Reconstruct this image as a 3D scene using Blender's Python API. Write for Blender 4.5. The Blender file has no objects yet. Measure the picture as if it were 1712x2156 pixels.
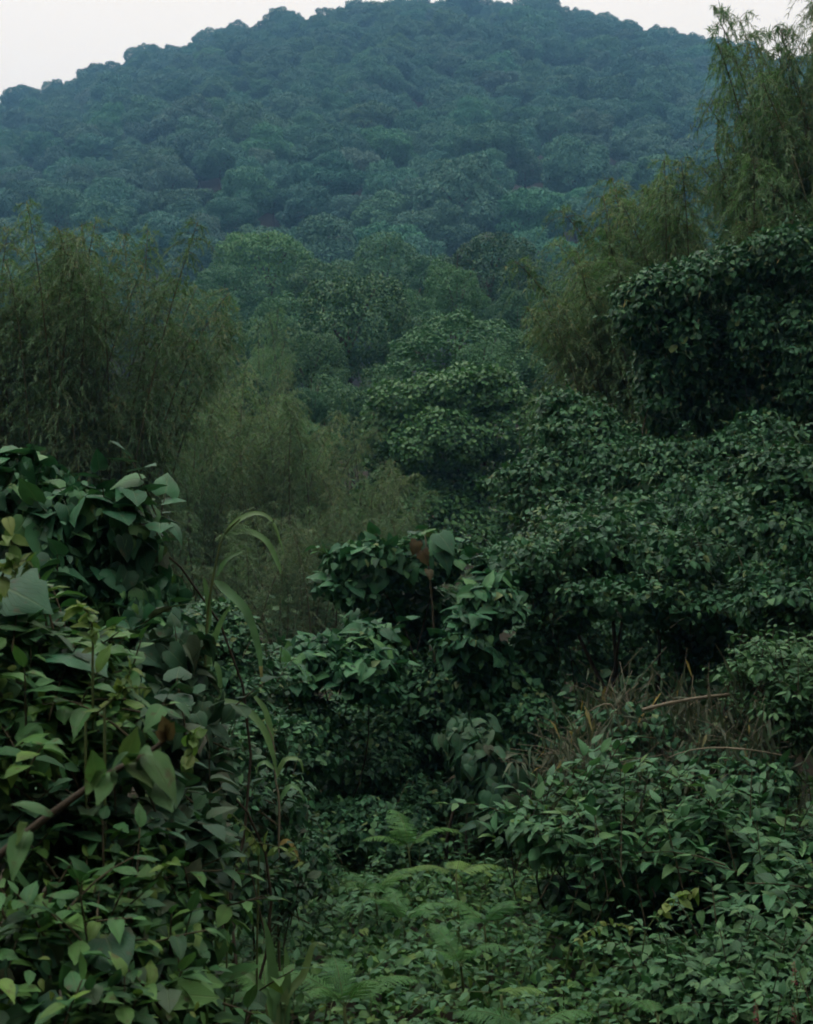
import bpy, math
import numpy as np
from mathutils import Matrix, Vector

# ------------------------------------------------------------------ camera, sky, sun, exposure
SC = bpy.context.scene
COL = SC.collection
EYE = 2.9                     # camera height above the hollow's floor (m)
FPX = 2993.0                  # focal length in units of the 1712 x 2156 layout grid
CX, HY = 856.0, 1130.0        # optical centre column and horizon row on that grid

cam_data = bpy.data.cameras.new('camera')
cam_data.sensor_fit = 'VERTICAL'
cam_data.sensor_height = 36.0
cam_data.sensor_width = 36.0
cam_data.lens = FPX / 2156.0 * 36.0
cam_data.shift_y = (HY - 1078.0) / 2156.0
cam_data.clip_start = 0.05
cam_data.clip_end = 6000.0
cam_data.dof.use_dof = True
cam_data.dof.focus_distance = 9.0
cam_data.dof.aperture_fstop = 8.0
cam = bpy.data.objects.new('camera', cam_data)
cam.location = (0.0, 0.0, EYE)
cam.rotation_euler = (math.radians(90), 0, 0)
COL.objects.link(cam)
SC.camera = cam

SUN_EL, SUN_AZ = math.radians(72), math.radians(-80)   # high on the left, veiled by cloud
world = bpy.data.worlds.new('World')
SC.world = world
world.use_nodes = True
wn, wl = world.node_tree.nodes, world.node_tree.links
wn.clear()
sky = wn.new('ShaderNodeTexSky')
sky.sky_type = 'NISHITA'
sky.sun_disc = False
sky.sun_elevation = SUN_EL
sky.sun_rotation = SUN_AZ
sky.dust_density = 6.0
sky.air_density = 1.0
hs = wn.new('ShaderNodeHueSaturation')
hs.inputs['Saturation'].default_value = 0.10
wl.new(sky.outputs[0], hs.inputs['Color'])
mixw = wn.new('ShaderNodeMix')
mixw.data_type = 'RGBA'
mixw.inputs[0].default_value = 0.80
mixw.inputs[7].default_value = (17.0, 15.2, 13.2, 1)      # even layer of cloud
wl.new(hs.outputs[0], mixw.inputs[6])
bg = wn.new('ShaderNodeBackground')
bg.inputs['Strength'].default_value = 0.10
wl.new(mixw.outputs[2], bg.inputs['Color'])
wo = wn.new('ShaderNodeOutputWorld')
wl.new(bg.outputs[0], wo.inputs['Surface'])

sun_data = bpy.data.lights.new('sun', 'SUN')
sun_data.energy = 1.4
sun_data.angle = math.radians(60)
sun_data.color = (1.0, 0.97, 0.92)
sun = bpy.data.objects.new('sun', sun_data)
sd = Vector((math.sin(SUN_AZ) * math.cos(SUN_EL), math.cos(SUN_AZ) * math.cos(SUN_EL), math.sin(SUN_EL)))
sun.rotation_euler = sd.to_track_quat('Z', 'Y').to_euler()
COL.objects.link(sun)

SC.view_settings.view_transform = 'Standard'
SC.view_settings.look = 'None'
SC.view_settings.exposure = 0.0
SC.view_settings.gamma = 1.0
SC.view_settings.use_curve_mapping = False
SC.render.engine = 'CYCLES'
cy = SC.cycles
cy.max_bounces = 4
cy.diffuse_bounces = 2
cy.glossy_bounces = 2
cy.transmission_bounces = 2
cy.transparent_max_bounces = 4
cy.volume_bounces = 0
cy.use_denoising = True
cy.use_adaptive_sampling = True
cy.adaptive_threshold = 0.03
cy.filter_width = 1.9
cy.caustics_reflective = False
cy.caustics_refractive = False

# ------------------------------------------------------------------ small helpers
UP = np.array([0.0, 0.0, 1.0])
EYEP = np.array([0.0, 0.0, EYE])


def rng_(seed):
    return np.random.default_rng(seed)


def nrm(v):
    return v / np.maximum(np.linalg.norm(v, axis=-1, keepdims=True), 1e-9)


def at(px, py, d):
    """A point that lies d metres down the valley, from its column and row on the layout grid."""
    return np.array([(px - CX) / FPX * d, d, EYE + (HY - py) / FPX * d])


def proj(p):
    """World points -> layout-grid columns, rows, depth."""
    d = np.maximum(p[:, 1], 0.05)
    return CX + p[:, 0] / d * FPX, HY - (p[:, 2] - EYE) / d * FPX, p[:, 1]


def wob(x, y, s, seed):
    """Cheap smooth noise in about -1..1."""
    r = rng_(seed)
    o = 0.0
    for k in range(5):
        a, ph = r.uniform(0, 6.28), r.uniform(0, 6.28)
        f = s * (0.6 + 0.45 * k)
        o = o + np.sin((x * math.cos(a) + y * math.sin(a)) * f + ph) / (1 + 0.5 * k)
    return o / 2.6


class Acc:
    """Collects triangles with a leaf coordinate and a random value per vertex."""

    def __init__(self):
        self.V, self.T, self.U, self.R, self.M = [], [], [], [], []
        self.n = 0

    def add(self, V, T, U=None, R=None, m=0):
        V = np.asarray(V, float).reshape(-1, 3)
        T = np.asarray(T, np.int64).reshape(-1, 3)
        self.V.append(V)
        self.T.append(T + self.n)
        self.U.append(np.zeros((len(V), 2)) if U is None else np.asarray(U, float).reshape(-1, 2))
        self.R.append(np.zeros(len(V)) if R is None else np.broadcast_to(np.asarray(R, float).reshape(-1), (len(V),)))
        self.M.append(np.full(len(T), m, np.int32))
        self.n += len(V)

    def mesh(self, name, mats, origin=(0, 0, 0), smooth=True):
        V = np.concatenate(self.V) - np.asarray(origin, float)
        T = np.concatenate(self.T)
        U = np.concatenate(self.U)
        R = np.concatenate(self.R)
        M = np.concatenate(self.M)
        me = bpy.data.meshes.new(name)
        me.vertices.add(len(V))
        me.vertices.foreach_set('co', V.astype(np.float32).ravel())
        me.loops.add(len(T) * 3)
        me.loops.foreach_set('vertex_index', T.astype(np.int32).ravel())
        me.polygons.add(len(T))
        me.polygons.foreach_set('loop_start', np.arange(0, len(T) * 3, 3, dtype=np.int32))
        me.polygons.foreach_set('loop_total', np.full(len(T), 3, np.int32))
        me.polygons.foreach_set('material_index', M)
        me.polygons.foreach_set('use_smooth', np.full(len(T), smooth, bool))
        a = me.attributes.new('luv', 'FLOAT_VECTOR', 'POINT')
        a.data.foreach_set('vector', np.c_[U, np.zeros(len(U))].astype(np.float32).ravel())
        a = me.attributes.new('var', 'FLOAT', 'POINT')
        a.data.foreach_set('value', R.astype(np.float32))
        for m in (mats if isinstance(mats, (list, tuple)) else [mats]):
            me.materials.append(m)
        me.update()
        me.validate()
        return me


def link(name, me, parent=None, loc=(0, 0, 0), kind=None):
    o = bpy.data.objects.new(name, me)
    COL.objects.link(o)
    o.location = loc
    if parent is not None:
        o.parent = parent
    if kind:
        o['kind'] = kind
    return o


def tag(o, label, cat, group=None):
    o['label'] = label
    o['category'] = cat
    if group:
        o['group'] = group
    return o


def thing(name, label, cat, loc, group=None):
    o = bpy.data.objects.new(name, None)
    o.empty_display_size = 0.2
    COL.objects.link(o)
    o.location = loc
    return tag(o, label, cat, group)


def tube(pts, rad, sides=5):
    pts = np.asarray(pts, float)
    n = len(pts)
    rad = np.broadcast_to(np.asarray(rad, float), (n,))
    tan = nrm(np.gradient(pts, axis=0))
    ref = np.where(np.abs(tan[:, 2:3]) > 0.9, np.array([[1.0, 0, 0]]), np.array([[0, 0, 1.0]]))
    a = nrm(np.cross(tan, ref))
    b = np.cross(tan, a)
    th = np.arange(sides) / sides * 2 * np.pi
    V = pts[:, None] + rad[:, None, None] * (np.cos(th)[None, :, None] * a[:, None] + np.sin(th)[None, :, None] * b[:, None])
    V = V.reshape(-1, 3)
    i, j = np.meshgrid(np.arange(n - 1), np.arange(sides), indexing='ij')
    j2 = (j + 1) % sides
    q = np.stack([i * sides + j, i * sides + j2, (i + 1) * sides + j2, (i + 1) * sides + j], -1).reshape(-1, 4)
    T = np.concatenate([q[:, [0, 1, 2]], q[:, [0, 2, 3]]])
    # end cap
    V = np.concatenate([V, pts[-1:]])
    last = (n - 1) * sides
    cap = np.stack([last + np.arange(sides), last + (np.arange(sides) + 1) % sides, np.full(sides, len(V) - 1)], -1)
    U = np.zeros((len(V), 2))
    U[:n * sides, 1] = np.repeat(np.linspace(0, 1, n), sides)
    return V, np.concatenate([T, cap]), U


def curve(p0, p1, bend, n=8):
    """A path from p0 to p1 that bulges by the vector bend."""
    p0, p1, bend = (np.asarray(v, float) for v in (p0, p1, bend))
    t = np.linspace(0, 1, n)[:, None]
    return p0 * (1 - t) + p1 * t + bend * 4 * t * (1 - t)


def spline(pts, n=24):
    """Catmull-Rom through the points."""
    p = np.asarray(pts, float)
    p = np.concatenate([2 * p[:1] - p[1:2], p, 2 * p[-1:] - p[-2:-1]])
    out = []
    m = len(p) - 3
    for t in np.linspace(0, m - 1e-6, n):
        i = int(t)
        f = t - i
        a, b, c, d = p[i], p[i + 1], p[i + 2], p[i + 3]
        out.append(0.5 * ((2 * b) + (c - a) * f + (2 * a - 5 * b + 4 * c - d) * f * f + (3 * b - a - 3 * c + d) * f ** 3))
    return np.array(out)


# ------------------------------------------------------------------ materials (all procedural)
def leaf_material(name, cols, rough=0.45, transl=0.22, spec=0.35, vein=0.0, blotch=0.25, spots=0.0):
    m = bpy.data.materials.new(name)
    m.use_nodes = True
    nt = m.node_tree
    N, L = nt.nodes, nt.links
    N.clear()
    oi = N.new('ShaderNodeObjectInfo')
    va = N.new('ShaderNodeAttribute')
    va.attribute_name = 'var'
    ad = N.new('ShaderNodeMath')
    ad.operation = 'ADD'
    L.new(oi.outputs['Random'], ad.inputs[0])
    L.new(va.outputs['Fac'], ad.inputs[1])
    fr = N.new('ShaderNodeMath')
    fr.operation = 'FRACT'
    L.new(ad.outputs[0], fr.inputs[0])
    cr = N.new('ShaderNodeValToRGB')
    el = cr.color_ramp.elements
    while len(el) < len(cols):
        el.new(0.5)
    for k, c in enumerate(cols):
        el[k].position = c[0]
        el[k].color = (c[1] * .87, c[2] * 1.04, c[3] * 1.14, 1)
    L.new(fr.outputs[0], cr.inputs[0])
    col = cr.outputs[0]
    # uneven tone over the blade
    geo = N.new('ShaderNodeNewGeometry')
    nz = N.new('ShaderNodeTexNoise')
    nz.inputs['Scale'].default_value = 9.0
    nz.inputs['Detail'].default_value = 3.0
    L.new(geo.outputs['Position'], nz.inputs['Vector'])
    mr = N.new('ShaderNodeMapRange')
    mr.inputs[1].default_value = 0.3
    mr.inputs[2].default_value = 0.7
    mr.inputs[3].default_value = 1.0 - blotch
    mr.inputs[4].default_value = 1.0 + blotch
    L.new(nz.outputs['Fac'], mr.inputs[0])
    ml = N.new('ShaderNodeMix')
    ml.data_type = 'RGBA'
    ml.blend_type = 'MULTIPLY'
    ml.inputs[0].default_value = 1.0
    L.new(col, ml.inputs[6])
    L.new(mr.outputs[0], ml.inputs[7])
    ml2 = N.new('ShaderNodeMix')
    ml2.data_type = 'RGBA'
    ml2.blend_type = 'MULTIPLY'
    ml2.inputs[0].default_value = 1.0
    L.new(ml.outputs[2], ml2.inputs[6])
    L.new(oi.outputs['Color'], ml2.inputs[7])
    col = ml2.outputs[2]
    bs = N.new('ShaderNodeBsdfPrincipled')
    bs.inputs['Roughness'].default_value = rough
    bs.inputs['Specular IOR Level'].default_value = spec
    if vein > 0:
        uv = N.new('ShaderNodeAttribute')
        uv.attribute_name = 'luv'
        sx = N.new('ShaderNodeSeparateXYZ')
        L.new(uv.outputs['Vector'], sx.inputs[0])
        ab = N.new('ShaderNodeMath')
        ab.operation = 'ABSOLUTE'
        L.new(sx.outputs[0], ab.inputs[0])
        mid = N.new('ShaderNodeMapRange')            # midrib
        mid.inputs[1].default_value = 0.02
        mid.inputs[2].default_value = 0.07
        mid.inputs[3].default_value = 1.0
        mid.inputs[4].default_value = 0.0
        L.new(ab.outputs[0], mid.inputs[0])
        cb = N.new('ShaderNodeMath')                  # side veins sweep forward from the midrib
        cb.operation = 'MULTIPLY_ADD'
        cb.inputs[1].default_value = -0.75
        L.new(ab.outputs[0], cb.inputs[0])
        L.new(sx.outputs[1], cb.inputs[2])
        sn = N.new('ShaderNodeMath')
        sn.operation = 'MULTIPLY'
        sn.inputs[1].default_value = 44.0
        L.new(cb.outputs[0], sn.inputs[0])
        si = N.new('ShaderNodeMath')
        si.operation = 'SINE'
        L.new(sn.outputs[0], si.inputs[0])
        sv = N.new('ShaderNodeMapRange')
        sv.inputs[1].default_value = 0.82
        sv.inputs[2].default_value = 1.0
        sv.inputs[3].default_value = 0.0
        sv.inputs[4].default_value = 0.55
        L.new(si.outputs[0], sv.inputs[0])
        mx = N.new('ShaderNodeMath')
        mx.operation = 'MAXIMUM'
        L.new(mid.outputs[0], mx.inputs[0])
        L.new(sv.outputs[0], mx.inputs[1])
        vf = N.new('ShaderNodeMath')
        vf.operation = 'MULTIPLY'
        vf.inputs[1].default_value = vein
        L.new(mx.outputs[0], vf.inputs[0])
        vm = N.new('ShaderNodeMix')
        vm.data_type = 'RGBA'
        L.new(vf.outputs[0], vm.inputs[0])
        L.new(col, vm.inputs[6])
        vm.inputs[7].default_value = (0.16, 0.22, 0.10, 1)
        col = vm.outputs[2]
        bp = N.new('ShaderNodeBump')
        bp.inputs['Strength'].default_value = 0.5
        bp.inputs['Distance'].default_value = 0.004
        bp.invert = True
        L.new(mx.outputs[0], bp.inputs['Height'])
        L.new(bp.outputs[0], bs.inputs['Normal'])
    if spots > 0:                                # brown flecks and chewed, dried patches
        n2 = N.new('ShaderNodeTexNoise')
        n2.inputs['Scale'].default_value = 26.0
        n2.inputs['Detail'].default_value = 4.0
        L.new(geo.outputs['Position'], n2.inputs['Vector'])
        m2 = N.new('ShaderNodeMapRange')
        m2.inputs[1].default_value = 0.62
        m2.inputs[2].default_value = 0.72
        m2.inputs[3].default_value = 0.0
        m2.inputs[4].default_value = spots
        L.new(n2.outputs['Fac'], m2.inputs[0])
        sm = N.new('ShaderNodeMix')
        sm.data_type = 'RGBA'
        L.new(m2.outputs[0], sm.inputs[0])
        L.new(col, sm.inputs[6])
        sm.inputs[7].default_value = (.085, .060, .032, 1)
        col = sm.outputs[2]
    L.new(col, bs.inputs['Base Color'])
    tr = N.new('ShaderNodeBsdfTranslucent')
    tc = N.new('ShaderNodeMix')
    tc.data_type = 'RGBA'
    tc.blend_type = 'MULTIPLY'
    tc.inputs[0].default_value = 1.0
    L.new(col, tc.inputs[6])
    tc.inputs[7].default_value = (1.1, 1.25, 0.8, 1)
    L.new(tc.outputs[2], tr.inputs['Color'])
    mi = N.new('ShaderNodeMixShader')
    mi.inputs[0].default_value = transl
    L.new(bs.outputs[0], mi.inputs[1])
    L.new(tr.outputs[0], mi.inputs[2])
    out = N.new('ShaderNodeOutputMaterial')
    L.new(mi.outputs[0], out.inputs['Surface'])
    return m


def rough_material(name, c1, c2, scale=8.0, rough=0.9, bump=0.4, stretch=None):
    m = bpy.data.materials.new(name)
    m.use_nodes = True
    nt = m.node_tree
    N, L = nt.nodes, nt.links
    bs = N['Principled BSDF']
    bs.inputs['Roughness'].default_value = rough
    bs.inputs['Specular IOR Level'].default_value = 0.2
    tx = N.new('ShaderNodeTexCoord')
    mp = N.new('ShaderNodeMapping')
    if stretch:
        mp.inputs['Scale'].default_value = stretch
    L.new(tx.outputs['Object'], mp.inputs[0])
    nz = N.new('ShaderNodeTexNoise')
    nz.inputs['Scale'].default_value = scale
    nz.inputs['Detail'].default_value = 6.0
    L.new(mp.outputs[0], nz.inputs['Vector'])
    cr = N.new('ShaderNodeValToRGB')
    cr.color_ramp.elements[0].position = 0.3
    cr.color_ramp.elements[0].color = (*c1, 1)
    cr.color_ramp.elements[1].position = 0.7
    cr.color_ramp.elements[1].color = (*c2, 1)
    L.new(nz.outputs['Fac'], cr.inputs[0])
    L.new(cr.outputs[0], bs.inputs['Base Color'])
    bp = N.new('ShaderNodeBump')
    bp.inputs['Strength'].default_value = bump
    bp.inputs['Distance'].default_value = 0.05
    L.new(nz.outputs['Fac'], bp.inputs['Height'])
    L.new(bp.outputs[0], bs.inputs['Normal'])
    return m


MAT = {
    'hill': leaf_material('hill_leaf', [(0.0, .054, .142, .090), (.3, .074, .178, .104), (.55, .062, .164, .108), (.8, .090, .182, .102), (1.0, .082, .158, .100)], .6, .05, .2, blotch=.10),  # blue cast of the distant hill put partly into the leaf colour
    'mid': leaf_material('forest_leaf', [(0.0, .042, .108, .048), (.4, .064, .152, .062), (.75, .088, .184, .072), (1.0, .108, .180, .062)], .5, .10, .26),
    'bright': leaf_material('fresh_tree_leaf', [(0.0, .044, .110, .040), (.4, .066, .158, .052), (.8, .092, .195, .058), (1.0, .120, .200, .056)], .45, .15, .3),
    'bamboo': leaf_material('bamboo_leaf', [(0.0, .086, .156, .074), (.3, .118, .200, .090), (.6, .150, .224, .102), (.82, .174, .216, .104), (.94, .190, .188, .094), (.98, .30, .22, .07), (1.0, .11, .18, .08)], .55, .36, .3),
    'dry': leaf_material('dry_bamboo_leaf', [(0.0, .060, .070, .040), (.35, .088, .094, .054), (.55, .054, .092, .046), (.75, .120, .110, .062), (.92, .070, .098, .050), (.985, .32, .21, .05), (1.0, .09, .09, .05)], .65, .15, .2),
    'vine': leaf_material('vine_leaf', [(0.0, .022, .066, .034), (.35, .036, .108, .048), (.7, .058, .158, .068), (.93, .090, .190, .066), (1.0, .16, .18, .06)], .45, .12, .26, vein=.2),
    'heart': leaf_material('heart_leaf', [(0.0, .022, .082, .038), (.45, .038, .125, .054), (.8, .062, .175, .068), (1.0, .098, .200, .056)], .45, .12, .24, vein=.3, spots=.6),
    'shrub': leaf_material('shrub_leaf', [(0.0, .034, .096, .042), (.4, .054, .146, .058), (.75, .080, .190, .072), (1.0, .120, .205, .060)], .45, .14, .28, vein=.3),
    'pale': leaf_material('pale_shrub_leaf', [(0.0, .046, .120, .050), (.5, .072, .165, .064), (1.0, .112, .205, .070)], .45, .14, .26, vein=.25),
    'near': leaf_material('near_leaf', [(0.0, .026, .078, .030), (.3, .044, .120, .040), (.6, .072, .168, .050), (.85, .110, .205, .048), (1.0, .150, .230, .042)], .45, .18, .2, vein=.35, blotch=.35, spots=.7),
    'branch': leaf_material('branch_leaf', [(0.0, .060, .130, .044), (.5, .082, .165, .050), (1.0, .125, .185, .052)], .5, .22, .22, vein=.35, blotch=.35, spots=.6),
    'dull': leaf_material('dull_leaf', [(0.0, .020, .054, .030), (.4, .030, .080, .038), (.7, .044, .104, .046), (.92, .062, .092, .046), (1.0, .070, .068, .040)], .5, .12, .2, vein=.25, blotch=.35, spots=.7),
    'tip': leaf_material('young_leaf', [(0.0, .11, .19, .042), (.6, .16, .225, .048), (1.0, .20, .23, .05)], .45, .3, .3, vein=.2),
    'wither': leaf_material('withered_leaf', [(0.0, .095, .058, .028), (.5, .130, .078, .034), (1.0, .105, .075, .040)], .6, .2, .2, vein=.2, blotch=.6, spots=.8),
    'fern': leaf_material('fern_leaf', [(0.0, .045, .135, .038), (.5, .068, .172, .044), (1.0, .100, .200, .048)], .5, .18, .2),
    'fern_vivid': leaf_material('vivid_fern_leaf', [(0.0, .14, .23, .055), (1.0, .19, .28, .065)], .5, .3, .25),
    'grass': leaf_material('reed_blade', [(0.0, .100, .190, .075), (.6, .135, .225, .080), (1.0, .180, .240, .085)], .45, .2, .35),
    'straw': leaf_material('straw_blade', [(0.0, .30, .24, .10), (1.0, .38, .25, .08)], .6, .25, .2),
    'cover': leaf_material('ground_leaf', [(0.0, .032, .090, .030), (.35, .054, .138, .040), (.65, .082, .178, .048), (.9, .118, .205, .048), (1.0, .16, .215, .042)], .45, .14, .24, vein=.2),
    'red': leaf_material('red_flower', [(0.0, .22, .030, .045), (1.0, .30, .05, .06)], .6, .25, .2),
    'bark': rough_material('bark', (.035, .028, .020), (.085, .070, .052), 9, stretch=(1, 1, .25)),
    'twig': rough_material('twig_bark', (.040, .040, .024), (.085, .070, .040), 12),
    'greenstem': rough_material('green_stem', (.060, .095, .035), (.110, .140, .050), 10, .6, .1),
    'culm': rough_material('bamboo_culm', (.055, .060, .030), (.120, .110, .055), 4, .55, .1, stretch=(1, 1, .2)),
    'deadculm': rough_material('dead_bamboo_culm', (.14, .122, .085), (.22, .190, .130), 6, .6, .15),
    'soil': rough_material('forest_soil', (.018, .020, .012), (.050, .042, .026), 1.6, .95, .8),
}


# ------------------------------------------------------------------ leaf shapes: base at 0, tip along +Y, face +Z, length 1
def leaf_shape(prof, fold=.25, droop=.25, wave=.0, petiole=0.0, seed=0, fine=False, curl=0.0, twist=0.0):
    r = rng_(seed)
    cols = (-1, -.5, 0, .5, 1) if fine else (-1, 0, 1)
    n = len(cols)
    V, U = [], []
    for k, (ye, w, ym) in enumerate(prof):
        for s in cols:
            y = ym + (ye - ym) * abs(s)
            x = s * w
            z = fold * abs(x) - curl * abs(s) ** 2.5 * w - droop * max(y, 0) ** 2 + twist * s * w * y + (wave * r.uniform(-1, 1) * abs(s))
            V.append((x, y, z))
            U.append((s * (1 if w > 0 else 0), y))
    T = []
    mid = n // 2
    for k in range(len(prof) - 1):
        a, b = n * k, n * (k + 1)
        for c in range(n - 1):
            if prof[k + 1][1] <= 1e-6:
                T.append((a + c, a + c + 1, b + mid))
            else:
                T += [(a + c, a + c + 1, b + c + 1), (a + c, b + c + 1, b + c)]
    V = np.array(V, float)
    T = np.array(T)
    U = np.array(U, float)
    if petiole:
        pv, pt, pu = tube([(0, 0, -.004), (0, -petiole * .55, -.03 * petiole), (0, -petiole, -.35 * petiole)], [.012, .011, .012], 3)
        T = np.concatenate([T, pt + len(V)])
        V = np.concatenate([V, pv])
        U = np.concatenate([U, np.tile([[0.0, 0.0]], (len(pv), 1))])
    used = np.unique(T)
    remap = -np.ones(len(V), int)
    remap[used] = np.arange(len(used))
    return V[used], remap[T], U[used]


OVATE = [(0, .03, 0), (.12, .18, .12), (.34, .27, .34), (.62, .23, .62), (.86, .08, .86), (1, 0, 1)]
BROAD = [(-.02, .06, 0), (.10, .28, .10), (.36, .39, .36), (.70, .23, .70), (1.02, 0, 1.02)]
BROAD_L = [(0, .08, 0), (.30, .39, .30), (.70, .24, .70), (1.02, 0, 1.02)]
HEART = [(-.13, .24, .0), (.02, .44, .06), (.28, .46, .28), (.56, .34, .56), (.80, .14, .80), (1, 0, 1)]
LOBED = [(-.14, .20, .0), (-.10, .40, .04), (.10, .50, .10), (.24, .43, .24), (.36, .52, .36), (.52, .36, .52), (.62, .38, .62), (.80, .17, .80), (.92, .06, .92), (1, 0, 1)]
LANCE = [(0, .012, 0), (.32, .072, .32), (1, 0, 1)]
SMALL = [(0, .03, 0), (.30, .29, .30), (.65, .22, .65), (1, 0, 1)]
CLUMP = [(0, .10, 0), (.45, .36, .45), (1, 0, 1)]
SHAPES = {
    'ovate': [leaf_shape(OVATE, f, dr, .014, .12, k, True, c, t) for k, (f, dr, c, t) in enumerate(((.25, .20, .1, .1), (.12, .38, .3, -.2), (.5, .42, .0, .3), (.35, .1, .25, -.3), (.2, .6, .1, 0)))],
    'broad': [leaf_shape(BROAD, f, dr, .018, .15, k, False, 0, t) for k, (f, dr, t) in enumerate(((.22, .18, .1), (.12, .35, -.2), (.5, .4, .2), (.3, .05, -.3)))],
    'heart': [leaf_shape(HEART, f, dr, .020, .35, k, True, c, t) for k, (f, dr, c, t) in enumerate(((.22, .20, .2, .1), (.10, .40, .35, -.2), (.55, .45, .1, .2), (.3, .15, .4, -.3), (.1, .6, .2, .3)))],
    'lobed': [leaf_shape(LOBED, f, dr, .030, .3, k, True, c, t) for k, (f, dr, c, t) in enumerate(((.25, .3, .3, .2), (.5, .5, .2, -.3)))],
    'lance': [leaf_shape(LANCE, .3, d, 0, 0, s) for s, d in ((0, .12), (1, .30), (2, .5))],
    'small': [leaf_shape(SMALL, .25, d, 0, 0, s) for s, d in ((0, .15), (1, .35))],
    'clump': [leaf_shape(CLUMP, .3, d, 0, 0, s) for s, d in ((0, .15), (1, .4))],
}
FLECK = (np.array([(0, 0, 0), (.42, .32, .05), (.34, .80, -.05), (0, 1, -.18), (-.34, .80, -.05), (-.42, .32, .05)], float),
         np.array([(0, 1, 2), (0, 2, 3), (0, 3, 4), (0, 4, 5)]), np.array([(0, 0), (1, .3), (1, .8), (0, 1), (-1, .8), (-1, .3)], float))
DAB = (np.array([(-.30, 0, 0), (.38, .10, .06), (.28, .95, -.12), (-.36, .85, 0)], float), np.array([(0, 1, 2), (0, 2, 3)]),
       np.array([(-1, 0), (1, 0), (1, 1), (-1, 1)], float))
OVATE_L = [(0, .03, 0), (.30, .27, .30), (.66, .21, .66), (1, 0, 1)]
HEART_L = [(-.12, .24, .0), (.06, .45, .06), (.42, .42, .42), (.78, .17, .78), (1, 0, 1)]
SHAPES['ovate_mass'] = [leaf_shape(OVATE_L, f, dr, 0, 0, k) for k, (f, dr) in enumerate(((.22, .2), (.4, .4), (.15, .1)))]
SHAPES['heart_mass'] = [leaf_shape(HEART_L, f, dr, 0, 0, k) for k, (f, dr) in enumerate(((.16, .2), (.4, .45), (.1, .1)))]
SHAPES['broad_mass'] = [leaf_shape(BROAD_L, f, dr, 0, 0, k) for k, (f, dr) in enumerate(((.20, .2), (.5, .4), (.12, .1)))]
SHAPES['fleck'] = [FLECK]
SHAPES['dab'] = [DAB]
LEAFMESH = {}


def leaf_mesh(shape, k, mat):
    key = (shape, k, mat)
    if key not in LEAFMESH:
        a = Acc()
        a.add(*SHAPES[shape][k])
        LEAFMESH[key] = a.mesh('leaf', MAT[mat])
    return LEAFMESH[key]


def frames(D, N):
    """Orthonormal leaf frames: tip direction D kept, N made square to it."""
    D = nrm(D)
    N = nrm(N - D * np.sum(N * D, -1, keepdims=True))
    X = np.cross(D, N)
    return np.stack([X, D, N], -1)


def put(acc, shape, pos, R, size, r, m=0, width=None):
    """Add leaves of one shape family to an Acc, spread over its variants."""
    S = SHAPES.get(shape + '_mass', SHAPES[shape])          # joined leaves use the lighter outline
    pick = r.integers(0, len(S), len(pos))
    var = r.uniform(0, 1, len(pos))
    for k, (V, T, U) in enumerate(S):
        i = np.where(pick == k)[0]
        if len(i) == 0:
            continue
        L = V[None] * size[i, None, None]
        W = np.einsum('mij,mnj->mni', R[i], L) + pos[i, None]
        n = len(V)
        TT = (T[None] + (np.arange(len(i)) * n)[:, None, None]).reshape(-1, 3)
        acc.add(W.reshape(-1, 3), TT, np.tile(U, (len(i), 1)), np.repeat(var[i], n), m)


def leaf_objects(root, shape, mat, pos, R, size, count, r, name='leaf', grid=13.0):
    """Make the leaves that show largest their own objects; returns a mask of those taken."""
    taken = np.zeros(len(pos), bool)
    if count <= 0 or len(pos) == 0:
        return taken
    c = pos + R[:, :, 1] * size[:, None] * .5
    px, py, d = proj(c)
    view = nrm(EYEP - c)
    face = np.abs(np.sum(R[:, :, 2] * view, -1))
    area = (size * FPX / d) ** 2 * (face + .15)
    ok = (px > -20) & (px < 1732) & (py > -20) & (py < 2176)
    best = {}
    for i in np.where(ok)[0]:
        k = (int(px[i] // grid), int(py[i] // grid))
        if k not in best or d[i] < d[best[k]]:
            best[k] = i
    # drop those with something of the same plant clearly in front
    good = []
    for k, i in best.items():
        near = [best[q] for q in ((k[0] + a, k[1] + b) for a in (-1, 0, 1) for b in (-1, 0, 1)) if q in best and q != k]
        if sum(1 for j in near if d[j] < d[i] - size[i]) <= 5:
            good.append(i)
    good = sorted(good, key=lambda i: -area[i])[:count]
    ro = np.array(root.location)
    S = SHAPES[shape]
    for i in good:
        k = int(r.integers(0, len(S)))
        o = bpy.data.objects.new(name, leaf_mesh(shape, k, mat))
        M = np.eye(4)
        M[:3, :3] = R[i] * size[i]
        M[:3, 3] = pos[i] - ro
        o.matrix_basis = Matrix(M.tolist())
        o.parent = root
        COL.objects.link(o)
        taken[i] = True
    return taken


# ------------------------------------------------------------------ leafy masses
def lobe(px, py, rx, ry, d, rd=None):
    """An ellipsoid from its centre and half-sizes on the layout grid at depth d; rd = its half-depth in metres."""
    c = at(px, py, d)
    a, b = rx / FPX * d, ry / FPX * d
    return np.array([*c, a, rd if rd else (a + b) / 2, b])


def sublobes(lobes, k, f, r, up=.15, flat=.6):
    """Smaller bulges over the outside of bigger ones, so the mass is clumpy."""
    out = []
    for l in lobes:
        out.append(l)
        v = nrm(r.normal(size=(k, 3)) + np.array([0, -.5, up]))
        for q in v:
            s = f * r.uniform(.35, 1.5)
            out.append(np.array([*(l[:3] + q * l[3:] * .82), *(l[3:].mean() * s * np.array([1.25, 1.25, flat]))]))
    return np.array(out)


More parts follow.
